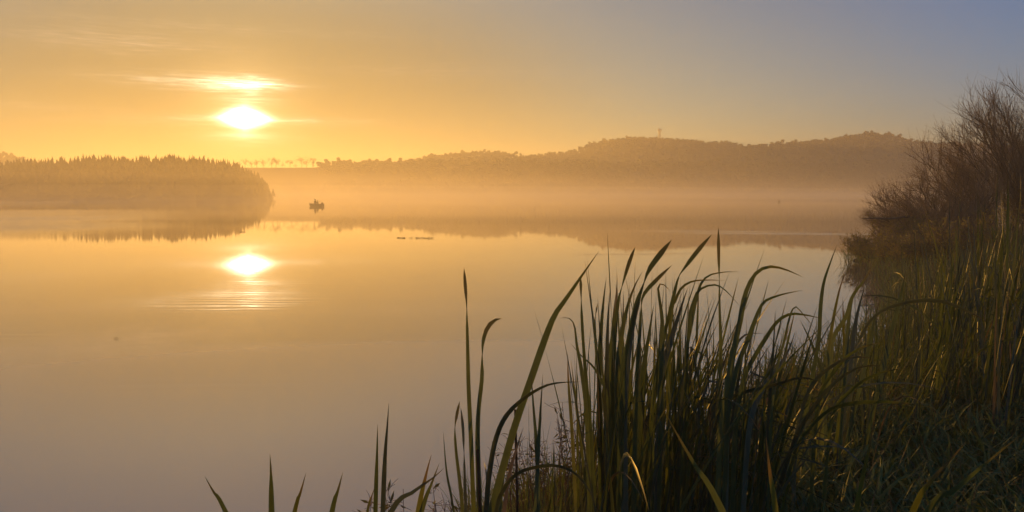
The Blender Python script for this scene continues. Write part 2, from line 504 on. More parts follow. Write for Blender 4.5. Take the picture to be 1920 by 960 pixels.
def build_ground():
    rr = np.concatenate([[0.0], np.geomspace(0.35, 2480, 190)])
    aa = np.linspace(-math.pi, math.pi, 361)[:-1]
    V = np.stack([np.outer(rr, np.sin(aa)), np.outer(rr, np.cos(aa))], -1).reshape(-1, 2)
    z = ground_z(V)
    n = len(aa)
    i, j = np.meshgrid(np.arange(len(rr) - 1), np.arange(n), indexing='ij')
    k = (j + 1) % n
    F = np.stack([i * n + j, i * n + k, (i + 1) * n + k, (i + 1) * n + j], -1).reshape(-1, 4)[:, ::-1]
    o = link('ground', mesh_np('ground', np.column_stack([V, z]), F, M['earth'], True))
    tag(o, kind='structure')
build_ground()
ang = np.linspace(0, 2 * math.pi, 97)[:-1]
ring = np.stack([np.cos(ang), np.sin(ang), 0 * ang], 1)
me = bpy.data.meshes.new('lake')
me.from_pydata([tuple(p * 2470) for p in ring], [], [tuple(range(96))])
me.materials.append(M['water'])
tag(link('lake', me), kind='structure')

# ------------------------------------------------------------------ hills, each a real ridge at its own distance
def az_at(px):
    return (px - 960.0) / F_PX / 1.0
def skyz(px, py, D):
    return at(px, py, D).z
ICO_V = []
_p = (1 + 5 ** 0.5) / 2
for s1 in (-1, 1):
    for s2 in (-1, 1):
        ICO_V += [(0, s1, s2 * _p), (s1, s2 * _p, 0), (s2 * _p, 0, s1)]
ICO_V = np.array(ICO_V) / math.sqrt(1 + _p * _p)
from itertools import combinations
ICO_F = np.array([c for c in combinations(range(12), 3)
                  if all(abs(np.linalg.norm(ICO_V[a] - ICO_V[b]) - 1.0515) < 0.02 for a, b in combinations(c, 2))])
def blob_variants(n, lumps):
    res = []
    for _ in range(n):
        vs, fs = [], []
        for k in range(lumps):
            c = rng.normal(0, 1, 3) * np.array([0.26, 0.26, 0.2]) + np.array([0, 0, 0.55])
            r = rng.uniform(0.18, 0.33)
            v = ICO_V * (r * rng.uniform(0.7, 1.25, (12, 1))) + c
            fs.append(ICO_F + 12 * k); vs.append(v)
        res.append((np.concatenate(vs), np.concatenate(fs)))
    return res
BLOBS = blob_variants(12, 5)
def spruce_variant():
    vs, fs = [], []
    n0 = 0
    T = 9
    lean = rng.normal(0, 0.01, 2)
    for t in range(T):
        f = t / (T - 1)
        zb = 0.12 + 0.80 * f
        zt = min(zb + 0.24 - 0.10 * f, 1.0 if t < T - 1 else 1.06)
        r = 0.20 * (1 - f) ** 0.85 + 0.022
        k = 8
        a = np.arange(k) / k * 2 * math.pi + rng.uniform(0, 1)
        rr = r * np.where(np.arange(k) % 2 == 0, 1.0, 0.55) * rng.uniform(0.7, 1.2, k)
        ringv = np.stack([np.cos(a) * rr, np.sin(a) * rr, np.full(k, zb) - 0.3 * rr + rng.normal(0, 0.006, k)], 1)
        v = np.vstack([ringv, [[lean[0] * f, lean[1] * f, zt]]])
        vs.append(v)
        for j in range(k):
            fs.append((n0 + j, n0 + (j + 1) % k, n0 + k))
        n0 += k + 1
    a = np.arange(5) / 5 * 2 * math.pi
    v = np.vstack([np.stack([np.cos(a) * 0.016, np.sin(a) * 0.016, 0 * a], 1), [[0, 0, 0.5]]])
    vs.append(v)
    for j in range(5):
        fs.append((n0 + j, n0 + (j + 1) % 5, n0 + 5))
    return np.concatenate(vs), np.array(fs)
SPRUCES = [spruce_variant() for _ in range(8)]
def scatter(name, variants, P, H, W, mat, label):
    """one wood: every tree real geometry, joined (a mass that reads as one)"""
    vs, fs, n0 = [], [], 0
    for p, h, w in zip(P, H, W):
        v, f = variants[rng.integers(len(variants))]
        a = rng.uniform(0, 6.28); c, s = math.cos(a), math.sin(a)
        x = np.stack([(v[:, 0] * c - v[:, 1] * s) * w, (v[:, 0] * s + v[:, 1] * c) * w, v[:, 2] * h], 1) + p
        vs.append(x); fs.append(f + n0); n0 += len(v)
    o = link(name, mesh_np(name, np.concatenate(vs), np.concatenate(fs), mat))
    tag(o, label, 'wood', kind='stuff')
    return o
def stand(px):
    """slow rise and fall of the stand's height along a wood"""
    return 1 + 0.02 * math.sin(px * 0.043) + 0.018 * math.sin(px * 0.117 + 1.0) + 0.015 * math.sin(px * 0.31 + 2.0)
def make_hill(name, sky_pts, D0, D, D1, treeh, wood_name, wood_label, variants, mat, spacing, base=2.0, treew=1.0, bare=None, hjit=0.32):
    """sky_pts: skyline of the tree tops in photo pixels; D0 foot, D crest, D1 back foot"""
    sky_pts = np.array(sky_pts, float)
    px = np.arange(sky_pts[0, 0], sky_pts[-1, 0] + 1, 6.0)
    py = np.interp(px, sky_pts[:, 0], sky_pts[:, 1])
    th = treeh if np.isscalar(treeh) else np.interp(px, treeh[0], treeh[1])
    ztop = np.array([skyz(a, b, D) for a, b in zip(px, py)]) - th * 0.93
    ztop = np.maximum(ztop, base * 0.5)
    u = (px - 960) / F_PX
    depth = np.linspace(0, 1, 9)
    rows = []
    for f in depth:                               # foot to crest
        Y = D0 + (D - D0) * f
        rows.append(np.stack([u * Y, np.full_like(u, Y), -1.0 + (ztop + 1.0) * (f * f * (3 - 2 * f)) ** 0.8], 1))
    for f in (0.25, 0.5, 0.75, 1.0):
        Y = D + (D1 - D) * f
        rows.append(np.stack([u * Y, np.full_like(u, Y), ztop * (1 - f) - 1.0 * f], 1))
    V = np.array(rows); nr, nc = V.shape[:2]
    i, j = np.meshgrid(np.arange(nr - 1), np.arange(nc - 1), indexing='ij')
    F = np.stack([i * nc + j, i * nc + j + 1, (i + 1) * nc + j + 1, (i + 1) * nc + j], -1).reshape(-1, 4)
    o = link(name, mesh_np(name, V.reshape(-1, 3), F, M['hill'] if bare is not None else M['wood_floor'], True))
    tag(o, kind='structure')
    P, H, W = [], [], []
    def zat(uu, f):
        zt = np.interp(uu, u, ztop)
        return -1.0 + (zt + 1.0) * (f * f * (3 - 2 * f)) ** 0.8
    f = 0.03
    while f < 1.0:
        Y = D0 + (D - D0) * f
        step = spacing / Y
        uu = np.arange(u[0], u[-1], step) + rng.uniform(-0.4, 0.4, len(np.arange(u[0], u[-1], step))) * step
        for x in uu:
            pxx = 960 + x * F_PX
            if bare is not None and bare(pxx, f):
                continue
            ff = min(max(f + rng.uniform(-0.4, 0.4) * spacing / (D - D0), 0.01), 1.0)
            YY = D0 + (D - D0) * ff
            hloc = treeh if np.isscalar(treeh) else np.interp(pxx, treeh[0], treeh[1])
            h = hloc * stand(pxx) * rng.uniform(1 - hjit, 1 + hjit * 0.35)
            P.append((x * YY, YY, zat(x, ff) - 0.3)); H.append(h); W.append(h * treew * rng.uniform(0.8, 1.4))
        f += spacing * 0.9 / (D - D0)
    for x in np.arange(u[0], u[-1], spacing * 0.4 / D):     # crest row
        pxx = 960 + x * F_PX
        if bare is not None and bare(pxx, 1.0):
            continue
        hloc = treeh if np.isscalar(treeh) else np.interp(pxx, treeh[0], treeh[1])
        h = hloc * stand(pxx) * rng.uniform(1 - hjit * 0.8, 1 + hjit * 0.3)
        P.append((x * D, D, np.interp(x, u, ztop) - 0.3)); H.append(h); W.append(h * treew * rng.uniform(0.8, 1.4))
    if P:
        scatter(wood_name, variants, P, H, W, mat, wood_label)
    return lambda pxx, ff: (((pxx - 960) / F_PX) * (D0 + (D - D0) * ff), D0 + (D - D0) * ff, float(zat((pxx - 960) / F_PX, ff)))

make_hill('hill', [(-420, 276), (-160, 278), (0, 284), (28, 289), (55, 298), (85, 310), (120, 325)], 640, 720, 850, 4.5,
          'hill_wood', 'pale wooded hill fading out behind the spruce headland at the left edge', BLOBS, M['broadleaf'], 5.2)
head = make_hill('hill', [(-420, 306), (0, 309), (60, 303), (110, 300), (200, 297), (300, 297.5), (385, 298), (430, 305), (460, 315), (485, 326), (500, 338), (509, 350), (512, 362)],
          222, 262, 330, [[-420, 430, 470, 512], [10.5, 10.5, 8.0, 2.5]],
          'spruce_wood', 'dense dark spruce wood covering the headland on the left', SPRUCES, M['spruce'], 3.4, treew=1.7, hjit=0.08)
ridge = make_hill('hill', [(380, 313), (440, 312), (590, 312), (606, 301), (680, 300), (760, 300), (830, 299), (1000, 300), (1100, 303), (1240, 301), (1400, 302), (1640, 303), (1900, 303), (2300, 305)],
          526, 600, 700, [[380, 590, 610, 2300], [1.0, 1.0, 5.5, 5.0]],
          'lakeside_wood', 'low hazy wood along the far shore in the middle of the lake', BLOBS, M['broadleaf'], 5.4,
          bare=lambda p, f: (p < 598 and f > 0.5) or (p < 760 and 0.35 < f < 0.62))
make_hill('hill', [(740, 305), (790, 294), (830, 289), (870, 285), (900, 283), (945, 284), (972, 290), (1000, 291), (1040, 289), (1080, 292), (1130, 300), (1180, 312)],
          660, 730, 830, 4.6, 'hill_wood', 'small rounded wooded hill left of the mast hill', BLOBS, M['broadleaf'], 5.2)
mast_hill = make_hill('hill', [(930, 300), (990, 292), (1040, 286), (1078, 281), (1098, 271), (1130, 263), (1170, 257), (1230, 258), (1290, 260), (1325, 266), (1345, 265), (1372, 267), (1390, 273), (1440, 282), (1520, 295)],
          690, 790, 920, 5.0, 'hill_wood', 'long hazy wooded hill carrying the radio mast', BLOBS, M['broadleaf'], 5.2)
make_hill('hill', [(1340, 287), (1380, 277), (1425, 270), (1445, 267), (1500, 264), (1560, 258), (1590, 252), (1625, 247), (1660, 251), (1690, 258), (1735, 265), (1800, 268), (1900, 272), (2100, 276), (2400, 290)],
          600, 690, 850, 4.6, 'hill_wood', 'highest wooded hill at right behind the bare willow bushes', BLOBS, M['broadleaf'], 5.2)

# spruces that show singly on the headland's skyline
sp_meshes = [mesh_np('spruce_tree', v, f, M['spruce']) for v, f in SPRUCES]
px = -14.0
while px < 492:
    x, y, z = head(px, 1.0)
    o = link('spruce_tree', sp_meshes[rng.integers(len(sp_meshes))])
    hl = np.interp(px, [-420, 430, 470, 512], [10.5, 10.5, 8.0, 2.5])
    h = hl * stand(px) * rng.uniform(0.93, 1.05)
    o.location = (x, y - rng.uniform(0, 3), z - 0.3)
    o.scale = (h * rng.uniform(1.0, 1.5), h * 1.2, h)
    o.rotation_euler = (0, 0, rng.uniform(0, 6.28))
    tag(o, 'dark pointed spruce on the skyline of the left headland wood', 'spruce tree', 'spruces on the skyline of the left headland')
    px += rng.uniform(5.5, 11)

# trees standing apart on the field ridge between headland and lakeside wood
def broadleaf_tree(loc, h, w, n, label, group=None):
    root = empty('broadleaf_tree', loc)
    tag(root, label, 'tree', group)
    mb = MB()
    tube(mb, [(0, 0, -0.3), (0.1, 0, h * 0.3), (0.0, 0.1, h * 0.6), (0.1, 0, h * 0.85)], h * 0.03, h * 0.008, 6)
    for k in range(7):
        a = rng.uniform(0, 6.28); z0 = h * rng.uniform(0.25, 0.6)
        e = np.array([math.cos(a) * w * 0.4, math.sin(a) * w * 0.4, z0 + h * rng.uniform(0.12, 0.3)])
        tube(mb, [(0, 0, z0), tuple(e * np.array([.5, .5, 1]) + np.array([0, 0, -0.03 * h])), tuple(e)], h * 0.012, h * 0.004, 4)
    link('trunk', mb.mesh('trunk', M['trunk']), root)
    mb = MB()
    cl = [(rng.normal(0, 1, 3) * np.array([w * 0.22, w * 0.22, h * 0.16]) + np.array([0, 0, h * 0.62]), rng.uniform(0.16, 0.28) * w) for _ in range(9)]
    for k in range(n):
        c, r = cl[rng.integers(len(cl))]
        d = rng.normal(0, 1, 3); d /= np.linalg.norm(d)
        p = c + d * r * rng.uniform(0.3, 1.1)
        s = h * rng.uniform(0.02, 0.05)
        a, b = rng.normal(0, 1, 3), rng.normal(0, 1, 3)
        a /= np.linalg.norm(a); b = np.cross(a, b); b /= np.linalg.norm(b) + 1e-9
        mb.add([p - a * s, p + b * s * 0.7, p + a * s, p - b * s * 0.7], [(0, 1, 2, 3)])
    link('crown', mb.mesh('crown', M['broadleaf']), root)
RIDGE_TREES = [(452, 9, 5, 'thin'), (462, 13, 8, ''), (474, 11, 9, ''), (484, 14, 10, ''), (496, 12, 8, 'thin'), (512, 15, 9, ''), (520, 17, 10, ''),
               (533, 7, 7, ''), (546, 14, 10, ''), (556, 6, 6, ''), (568, 16, 16, ''), (577, 14, 12, ''), (589, 17, 9, '')]
for k, (p, hp, wp, t) in enumerate(RIDGE_TREES):
    x, y, z = ridge(p, 0.98)
    h = hp * 600 / F_PX * 1.15; w = wp * 600 / F_PX * 1.5
    lab = {10: 'broad rounded tree standing apart on the field ridge near the lakeside wood',
           12: 'tall tree at the right end of the ridge row beside the wood'}.get(k, 'hazy tree in the loose row on the field ridge above the boat')
    broadleaf_tree((x, y, z), h, w, 260, lab, None if k in (10, 12) else 'trees in the row on the field ridge')

# radio mast on the hill
def radio_mast():
    x, y, z = mast_hill(1234, 1.0)
    top = at(1234, 239, y).z
    root = empty('radio_mast', (x, y, z))
    tag(root, 'slender radio mast standing on the wooded hilltop', 'mast')
    H = top - z
    mb = MB()
    for s1, s2 in ((-1, -1), (1, -1), (1, 1), (-1, 1)):
        tube(mb, [(s1 * 1.0, s2 * 1.0, -1), (s1 * 0.55, s2 * 0.55, H * 0.9)], 0.32, 0.26, 5)
    for i in range(14):
        z0, z1 = H * 0.9 * i / 14, H * 0.9 * (i + 1) / 14
        a0, a1 = 1.0 - 0.45 * i / 14, 1.0 - 0.45 * (i + 1) / 14
        for q in ((-1, -1, 1, -1), (1, -1, 1, 1), (1, 1, -1, 1), (-1, 1, -1, -1)):
            tube(mb, [(q[0] * a0, q[1] * a0, z0), (q[2] * a1, q[3] * a1, z1)], 0.12, 0.12, 4)
    link('lattice', mb.mesh('lattice', M['metal']), root)
    mb = MB(); tube(mb, [(0, 0, H * 0.88), (0, 0, H)], 0.2, 0.12, 6)
    link('spire', mb.mesh('spire', M['metal']), root)
    mb = MB(); box(mb, (0, 0, H * 0.78), (3.4, 3.4, 0.35))
    link('platform', mb.mesh('platform', M['metal']), root)
    for q in range(3):
        a = q * 2.1
        mb = MB(); box(mb, (math.cos(a) * 1.8, math.sin(a) * 1.8, H * 0.84), (0.6, 0.5, 2.4))
        link('antenna_panel', mb.mesh('antenna_panel', M['metal']), root)
radio_mast()

# ------------------------------------------------------------------ boat with two anglers
def build_boat():
    c = at(591.5, 384.5, 118.0)
    root = empty('fishing_boat', (c.x, c.y, 0.0))
    root.rotation_euler = (0, 0, math.radians(146))
    root.scale = (0.74, 0.74, 0.74)
    tag(root, 'small dark fishing boat with two people out on the misty lake', 'boat')
    Ls = np.linspace(-1.75, 1.75, 15)
    def sec(x):
        t = (x + 1.75) / 3.5
        half = 0.72 * (1 - max(0, (t - 0.45) / 0.55) ** 2.2) * (0.86 + 0.14 * min(1, t / 0.3)) + 0.02
        sheer = 0.46 + 0.20 * max(0, t - 0.4) ** 1.6 + 0.03 * (1 - t)
        keel = -0.14 + 0.30 * max(0, (t - 0.7) / 0.3) ** 2
        return half, sheer, keel
    V, K = [], 9
    for x in Ls:
        h, s, k = sec(x)
        for j in range(K):
            a = (j / (K - 1) - 0.5) * 2
            y = h * math.copysign(abs(a) ** 0.75, a)
            z = k + (s - k) * abs(a) ** 2.4
            V.append((x, y, z))
    F = []
    for i in range(len(Ls) - 1):
        for j in range(K - 1):
            F.append((i * K + j, (i + 1) * K + j, (i + 1) * K + j + 1, i * K + j + 1))
    me = mesh_np('hull', V, F, M['boat'], True)
    hull = link('hull', me, root)
    m = hull.modifiers.new('thickness', 'SOLIDIFY'); m.thickness = 0.03; m.offset = 1
    mb = MB()
    h, s, k = sec(-1.75)
    box(mb, (-1.75, 0, (s + k) / 2 + 0.02), (0.05, 2 * h, s - k))
    link('transom', mb.mesh('transom', M['boat']), root)
    for sgn in (-1, 1):
        mb = MB()
        tube(mb, [(x, sgn * sec(x)[0], sec(x)[1] + 0.015) for x in Ls], 0.032, 0.028, 6)
        link('gunwale', mb.mesh('gunwale', M['wood']), root)
    for x in (-0.85, 0.15, 1.0):
        mb = MB(); box(mb, (x, 0, 0.30), (0.24, 1.7 * sec(x)[0], 0.04))
        link('thwart', mb.mesh('thwart', M['wood']), root)
    mot = link('outboard_motor', None, root)
    mb = MB()
    box(mb, (-1.92, 0, 0.66), (0.26, 0.20, 0.26)); box(mb, (-1.95, 0, 0.25), (0.10, 0.07, 0.62)); box(mb, (-1.84, 0, 0.45), (0.16, 0.16, 0.18))
    COL.objects.unlink(mot); bpy.data.objects.remove(mot)
    mot = link('outboard_motor', mb.mesh('outboard_motor', M['cloth_dark']), root)
    bv = mot.modifiers.new('bevel', 'BEVEL'); bv.width = 0.02; bv.segments = 2
    return root
boat = build_boat()
def person(loc, rz, scale, lean, arm_up, mat, label):
    """seated figure grown from a joint skeleton; hip at the origin"""
    J = {'pelvis': ((0, 0, 0.10), .135), 'waist': ((0.02 + lean * .3, 0, 0.27), .125), 'chest': ((0.03 + lean * .7, 0, 0.46), .155), 'neck': ((0.03 + lean, 0, 0.61), .058),
         'chin': ((0.05 + lean, 0, 0.69), .080), 'crown': ((0.03 + lean, 0, 0.80), .092), 'top': ((0.02 + lean, 0, 0.86), .065)}
    E = [('pelvis', 'waist'), ('waist', 'chest'), ('chest', 'neck'), ('neck', 'chin'), ('chin', 'crown'), ('crown', 'top')]
    for s, n in ((1, 'l'), (-1, 'r')):
        J['sh' + n] = ((0.03 + lean * .8, s * 0.18, 0.53), .070)
        J['el' + n] = ((0.14 + lean * .8, s * 0.24, 0.30 + .06 * arm_up), .050)
        J['wr' + n] = ((0.36 + lean, s * 0.13, 0.28 + .12 * arm_up), .036)
        J['ha' + n] = ((0.44 + lean, s * 0.10, 0.30 + .14 * arm_up), .042)
        J['hip' + n] = ((0.05, s * 0.10, 0.08), .105)
        J['kn' + n] = ((0.42, s * 0.14, 0.12), .072)
        J['an' + n] = ((0.46, s * 0.14, -0.24), .048)
        J['to' + n] = ((0.62, s * 0.15, -0.27), .042)
        E += [('chest', 'sh' + n), ('sh' + n, 'el' + n), ('el' + n, 'wr' + n), ('wr' + n, 'ha' + n), ('pelvis', 'hip' + n), ('hip' + n, 'kn' + n), ('kn' + n, 'an' + n), ('an' + n, 'to' + n)]
    names = list(J)
    me = bpy.data.meshes.new('person')
    me.from_pydata([J[n][0] for n in names], [(names.index(a), names.index(b)) for a, b in E], [])
    me.materials.append(mat)
    o = link('person', me)
    sk = o.modifiers.new('skin', 'SKIN')
    for i, n in enumerate(names):
        me.skin_vertices[0].data[i].radius = (J[n][1], J[n][1])
    me.skin_vertices[0].data[0].use_root = True
    ss = o.modifiers.new('smooth', 'SUBSURF'); ss.levels = 1; ss.render_levels = 1
    o.location = loc; o.rotation_euler = (0, 0, rz); o.scale = (scale,) * 3
    tag(o, label, 'person')
    mb = MB()
    a = np.arange(12) / 12 * 2 * math.pi
    rows = [(0.150, 0.80), (0.105, 0.815), (0.103, 0.87), (0.085, 0.915), (0.02, 0.925)]
    v = np.concatenate([np.stack([np.cos(a) * r + 0.03 + lean, np.sin(a) * r, np.full(12, z)], 1) for r, z in rows])
    f = [(i * 12 + j, i * 12 + (j + 1) % 12, (i + 1) * 12 + (j + 1) % 12, (i + 1) * 12 + j) for i in range(4) for j in range(12)]
    mb.add(v, f)
    link('hat', mb.mesh('hat', M['cloth_brown']), o)
    return o
bpy.context.view_layer.update()
BM = boat.matrix_world.copy()
p1 = BM @ Vector((0.10, 0.02, 0.34)); p2 = BM @ Vector((-0.80, -0.02, 0.32))
person(p1, boat.rotation_euler.z + math.pi, 0.92, 0.0, 0.2, M['cloth_dark'], 'person in dark clothes sitting upright amidships in the boat, the taller of two')
person(p2, boat.rotation_euler.z + 0.5, 0.74, 0.14, 0.8, M['cloth_brown'], 'person in dark clothes leaning forward in the boat, the lower of two')
h2 = BM @ Vector((-0.45, 0.1, 0.75))
mb = MB(); tube(mb, [(0, 0, 0), (0.7, -0.3, 0.28), (1.35, -0.55, 0.5)], 0.016, 0.006, 5)
rod = link('fishing_rod', mb.mesh('rod_blank', M['cloth_dark'])); rod.location = h2
tag(rod, 'thin fishing rod pointing right from the boat', 'fishing rod')
mb = MB(); tube(mb, [(-0.25, 0.1, -0.1), (0.05, -0.02, 0.02)], 0.024, 0.022, 6)
link('handle', mb.mesh('handle', M['wood']), rod)

# small things on the water
def floating_patch():
    a, b = at(742, 443.5, 1), at(814, 445, 1)
    c = at(778, 444, 36.5)
    root = empty('floating_weed', (c.x, c.y, 0.0))
    tag(root, 'thin strip of floating weed on the open water in mid lake', 'water weed')
    mb = MB()
    for k in range(150):
        x = rng.uniform(-0.85, 0.85) + rng.normal(0, 0.03); y = rng.normal(0, 0.10) - 0.12 * x
        if abs(x + 0.05) < 0.05: continue
        s = rng.uniform(0.02, 0.07); a = rng.uniform(0, 6.28)
        d = np.array([math.cos(a) * s, math.sin(a) * s, 0]); e = np.array([-math.sin(a) * s * .4, math.cos(a) * s * .4, 0])
        p = np.array([x, y, rng.uniform(0.006, 0.03)]); up = np.array([0, 0, rng.uniform(0, 0.02)])
        mb.add([p - d, p - e + up, p + d, p + e + up], [(0, 1, 2, 3)])
    o = link('leaf_mat', mb.mesh('leaf_mat', M['debris']), root); o['kind'] = 'stuff'
    for x, y, dx, h in ((0.60, -0.08, 0.02, 0.10), (-0.55, 0.06, 0.03, 0.05), (0.2, 0.0, -0.03, 0.04)):
        mb = MB(); tube(mb, [(x, y, -0.02), (x + dx * .5, y, h * .6), (x + dx, y, h)], 0.008, 0.004, 5)
        link('stalk', mb.mesh('stalk', M['debris']), root)
floating_patch()
def float_stick(px, py, Y, L, label, name='floating_stick'):
    c = at(px, py, Y)
    mb = MB(); tube(mb, [(-L / 2, 0, 0.0), (-L * .1, 0.02, 0.022), (L * .2, 0, 0.018), (L / 2, 0.03, 0.0)], 0.016, 0.009, 6)
    tube(mb, [(0, 0, 0.015), (L * .15, 0.05, 0.06)], 0.007, 0.004, 5)
    o = link(name, mb.mesh(name, M['debris'])); o.location = (c.x, c.y, 0.01)
    k = min(1.0, L / 0.25); o.scale = (1, k, k)
    tag(o, label, 'stick')
float_stick(455, 433, 42.0, 0.30, 'small dark stick floating just above the reflection of the sun')
float_stick(218, 636, 11.4, 0.05, 'tiny dark scrap floating alone on the water at left')
c = at(1461, 377, 170.0)
mb = MB(); tube(mb, [(0, 0, -0.1), (0, 0, 0.16), (0.02, 0, 0.20)], 0.22, 0.18, 8); tube(mb, [(0, 0, 0.2), (-0.05, 0, 0.62)], 0.05, 0.03, 6)
o = link('marker_float', mb.mesh('marker_float', M['debris'])); o.location = (c.x, c.y, 0)
tag(o, 'tiny dark float far out on the water at right', 'float')

# ------------------------------------------------------------------ bare willows on the right shore
def rnd_perp(d):
    v = rng.normal(0, 1, 3); v -= d * (v @ d)
    return v / (np.linalg.norm(v) + 1e-9)
def willow(px, Y, height, spread, nstem, lean, label, twigs=9, subs=9, leafiness=0.5, leaf='willow_leaf', name='willow_bush', base_r=0.03, twig_r=0.0036, zmin=0.06, hmin=0.72, wild=1.0, leafn=(1, 5), leafs_=(0.025, 0.055)):
    x = (px - 960) / F_PX * Y
    g = max(gz(x, Y), -0.1)
    root = empty(name, (x, Y, g))
    tag(root, label, 'bush')
    stems, tw, lv = MB(), MB(), MB()
    def leafs(p, d, n, L):
        for _ in range(n):
            q = p + d * rng.uniform(0, L)
            s = rng.uniform(*leafs_); a = rng.normal(0, 1, 3) + d; a /= np.linalg.norm(a)
            b = rnd_perp(a)
            lv.add([q, q + a * s * .5 + b * s * .22, q + a * s, q + a * s * .5 - b * s * .22], [(0, 1, 2, 3)])
    for i in range(nstem):
        az = rng.uniform(0, 2 * math.pi)
        out_ = np.array([math.cos(az), math.sin(az), 0]) * spread * rng.uniform(0.25, 1.0) + np.array([lean, 0, 0])
        L = height * rng.uniform(hmin, 1.0) * (1 - 0.25 * min(1, np.linalg.norm(out_) / (spread + abs(lean) + 1e-6)))
        p0 = np.array([math.cos(az) * 0.12, math.sin(az) * 0.12, -0.1]) * (1 + spread * .5)
        n = 9
        pts = []
        wob = rng.normal(0, 0.05, (n, 3)) * L * 0.25
        for k in range(n):
            t = k / (n - 1)
            pts.append(p0 + np.array([out_[0] * t ** 0.9, out_[1] * t ** 0.9, L * (t ** 0.95 - 0.08 * t * t)]) + wob[k] * t)
        pts = np.array(pts)
        tube(stems, pts, base_r * rng.uniform(0.7, 1.2), 0.006, 5)
        for j in range(twigs):
            t = rng.uniform(0.16, 0.97)
            k = min(int(t * (n - 1)), n - 2); f = t * (n - 1) - k
            b0 = pts[k] * (1 - f) + pts[k + 1] * f
            d = pts[k + 1] - pts[k]; d /= np.linalg.norm(d)
            bd = d * 0.75 + rnd_perp(d) * rng.uniform(0.35, 0.8) * wild + np.array([0.06 * lean, 0, 0.15]); bd /= np.linalg.norm(bd)
            BL = height * rng.uniform(0.16, 0.34) * (1.15 - 0.55 * t)
            bp = np.array([b0 + bd * BL * s + np.array([0, 0, 0.10 * BL]) * s * s + rng.normal(0, 0.02, 3) * BL for s in (0, .33, .66, 1)])
            bp[:, 2] = np.maximum(bp[:, 2], zmin)
            tube(stems, bp, 0.010, 0.005, 4)
            for q in range(subs):
                s = rng.uniform(0.08, 1.0)
                kk = min(int(s * 3), 2); ff = s * 3 - kk
                c0 = bp[kk] * (1 - ff) + bp[kk + 1] * ff
                td = bd * 0.55 + rnd_perp(bd) * rng.uniform(0.2, 0.7) * wild + np.array([0, 0, 0.28]); td /= np.linalg.norm(td)
                TL = rng.uniform(0.25, 0.85) * min(1.0, (height + 1) / 5)
                tp = np.array([c0, c0 + td * TL * .5 + rng.normal(0, .02, 3), c0 + td * TL + np.array([0, 0, .06]) + rng.normal(0, .03, 3)])
                tp[:, 2] = np.maximum(tp[:, 2], zmin)
                tube(tw, tp, twig_r, twig_r * 0.45, 3)
                if rng.random() < leafiness:
                    leafs(tp[0], td, rng.integers(*leafn), TL)
    link('stems', stems.mesh('stems', M['bark']), root)
    c = link('twigs', tw.mesh('twigs', M['twig']), root); c['kind'] = 'stuff'
    if lv.n:
        l = link('leaves', lv.mesh('leaves', M[leaf]), c); l['kind'] = 'stuff'
    return root
willow(1965, 27.0, 6.2, 2.1, 30, -0.9, 'tall bare willow bush at the right edge reaching highest into the sky', twigs=13, subs=15, leafiness=.22)
willow(2060, 29.0, 7.0, 2.2, 20, -0.8, 'bare willow bush rising behind the tallest one, cut by the right edge', twigs=11, subs=12, leafiness=.2)
willow(1885, 28.0, 4.3, 2.1, 30, -0.9, 'bare twiggy willow bush sloping left from the tallest bush', twigs=12, subs=15, leafiness=.42)
willow(1808, 27.0, 2.75, 1.9, 30, -0.8, 'bare brown willow bush in the middle of the shore thicket', twigs=11, subs=14, leafiness=.42)
willow(1752, 25.5, 1.8, 1.45, 30, -0.55, 'low bare willow bush with twigs stretching left over the water', twigs=10, subs=13, leafiness=.42)
LF = dict(leafiness=1.0, leaf='shrub_leaf', name='leafy_bush', hmin=0.35, wild=1.7, leafn=(3, 8), leafs_=(0.03, 0.07))
willow(1650, 24.2, 0.95, 0.85, 40, 0.0, 'low olive green leafy bush at the tip of the right shore', twigs=9, subs=8, **LF)
willow(1700, 24.4, 1.35, 1.0, 34, 0.0, 'olive leafy bush just right of the bush at the shore tip', twigs=8, subs=8, **LF)
willow(1735, 21.5, 0.95, 1.1, 34, 0.0, 'low green bush in front of the bare willows', twigs=8, subs=8, **LF)
willow(1810, 20.5, 1.4, 1.3, 30, 0, 'brown green bush behind the tall reeds at right', twigs=8, subs=8, **LF)
willow(1905, 19.5, 1.7, 1.4, 30, 0, 'dark leafy bush behind the reeds at the right edge', twigs=8, subs=8, **LF)
def dead_branch():
    Y = 24.0
    a, b = at(1618, 410, Y), at(1705, 406, Y + 1.0)
    mb = MB(); o0 = np.array(b)
    P = [np.array(a) - o0, np.array(at(1640, 409, Y + .2)) - o0, np.array(at(1668, 410.5, Y + .5)) - o0, np.array([0, 0, 0])]
    tube(mb, P, 0.012, 0.04, 6)
    tube(mb, [P[1], P[1] + np.array([-0.15, 0.05, 0.16])], 0.01, 0.004, 4); tube(mb, [P[2], P[2] + np.array([-0.3, 0, -0.14])], 0.012, 0.004, 4)
    o = link('dead_branch', mb.mesh('dead_branch', M['bark'])); o.location = b
    tag(o, 'dead branch sticking out level over the water from the willow thicket', 'branch')
dead_branch()

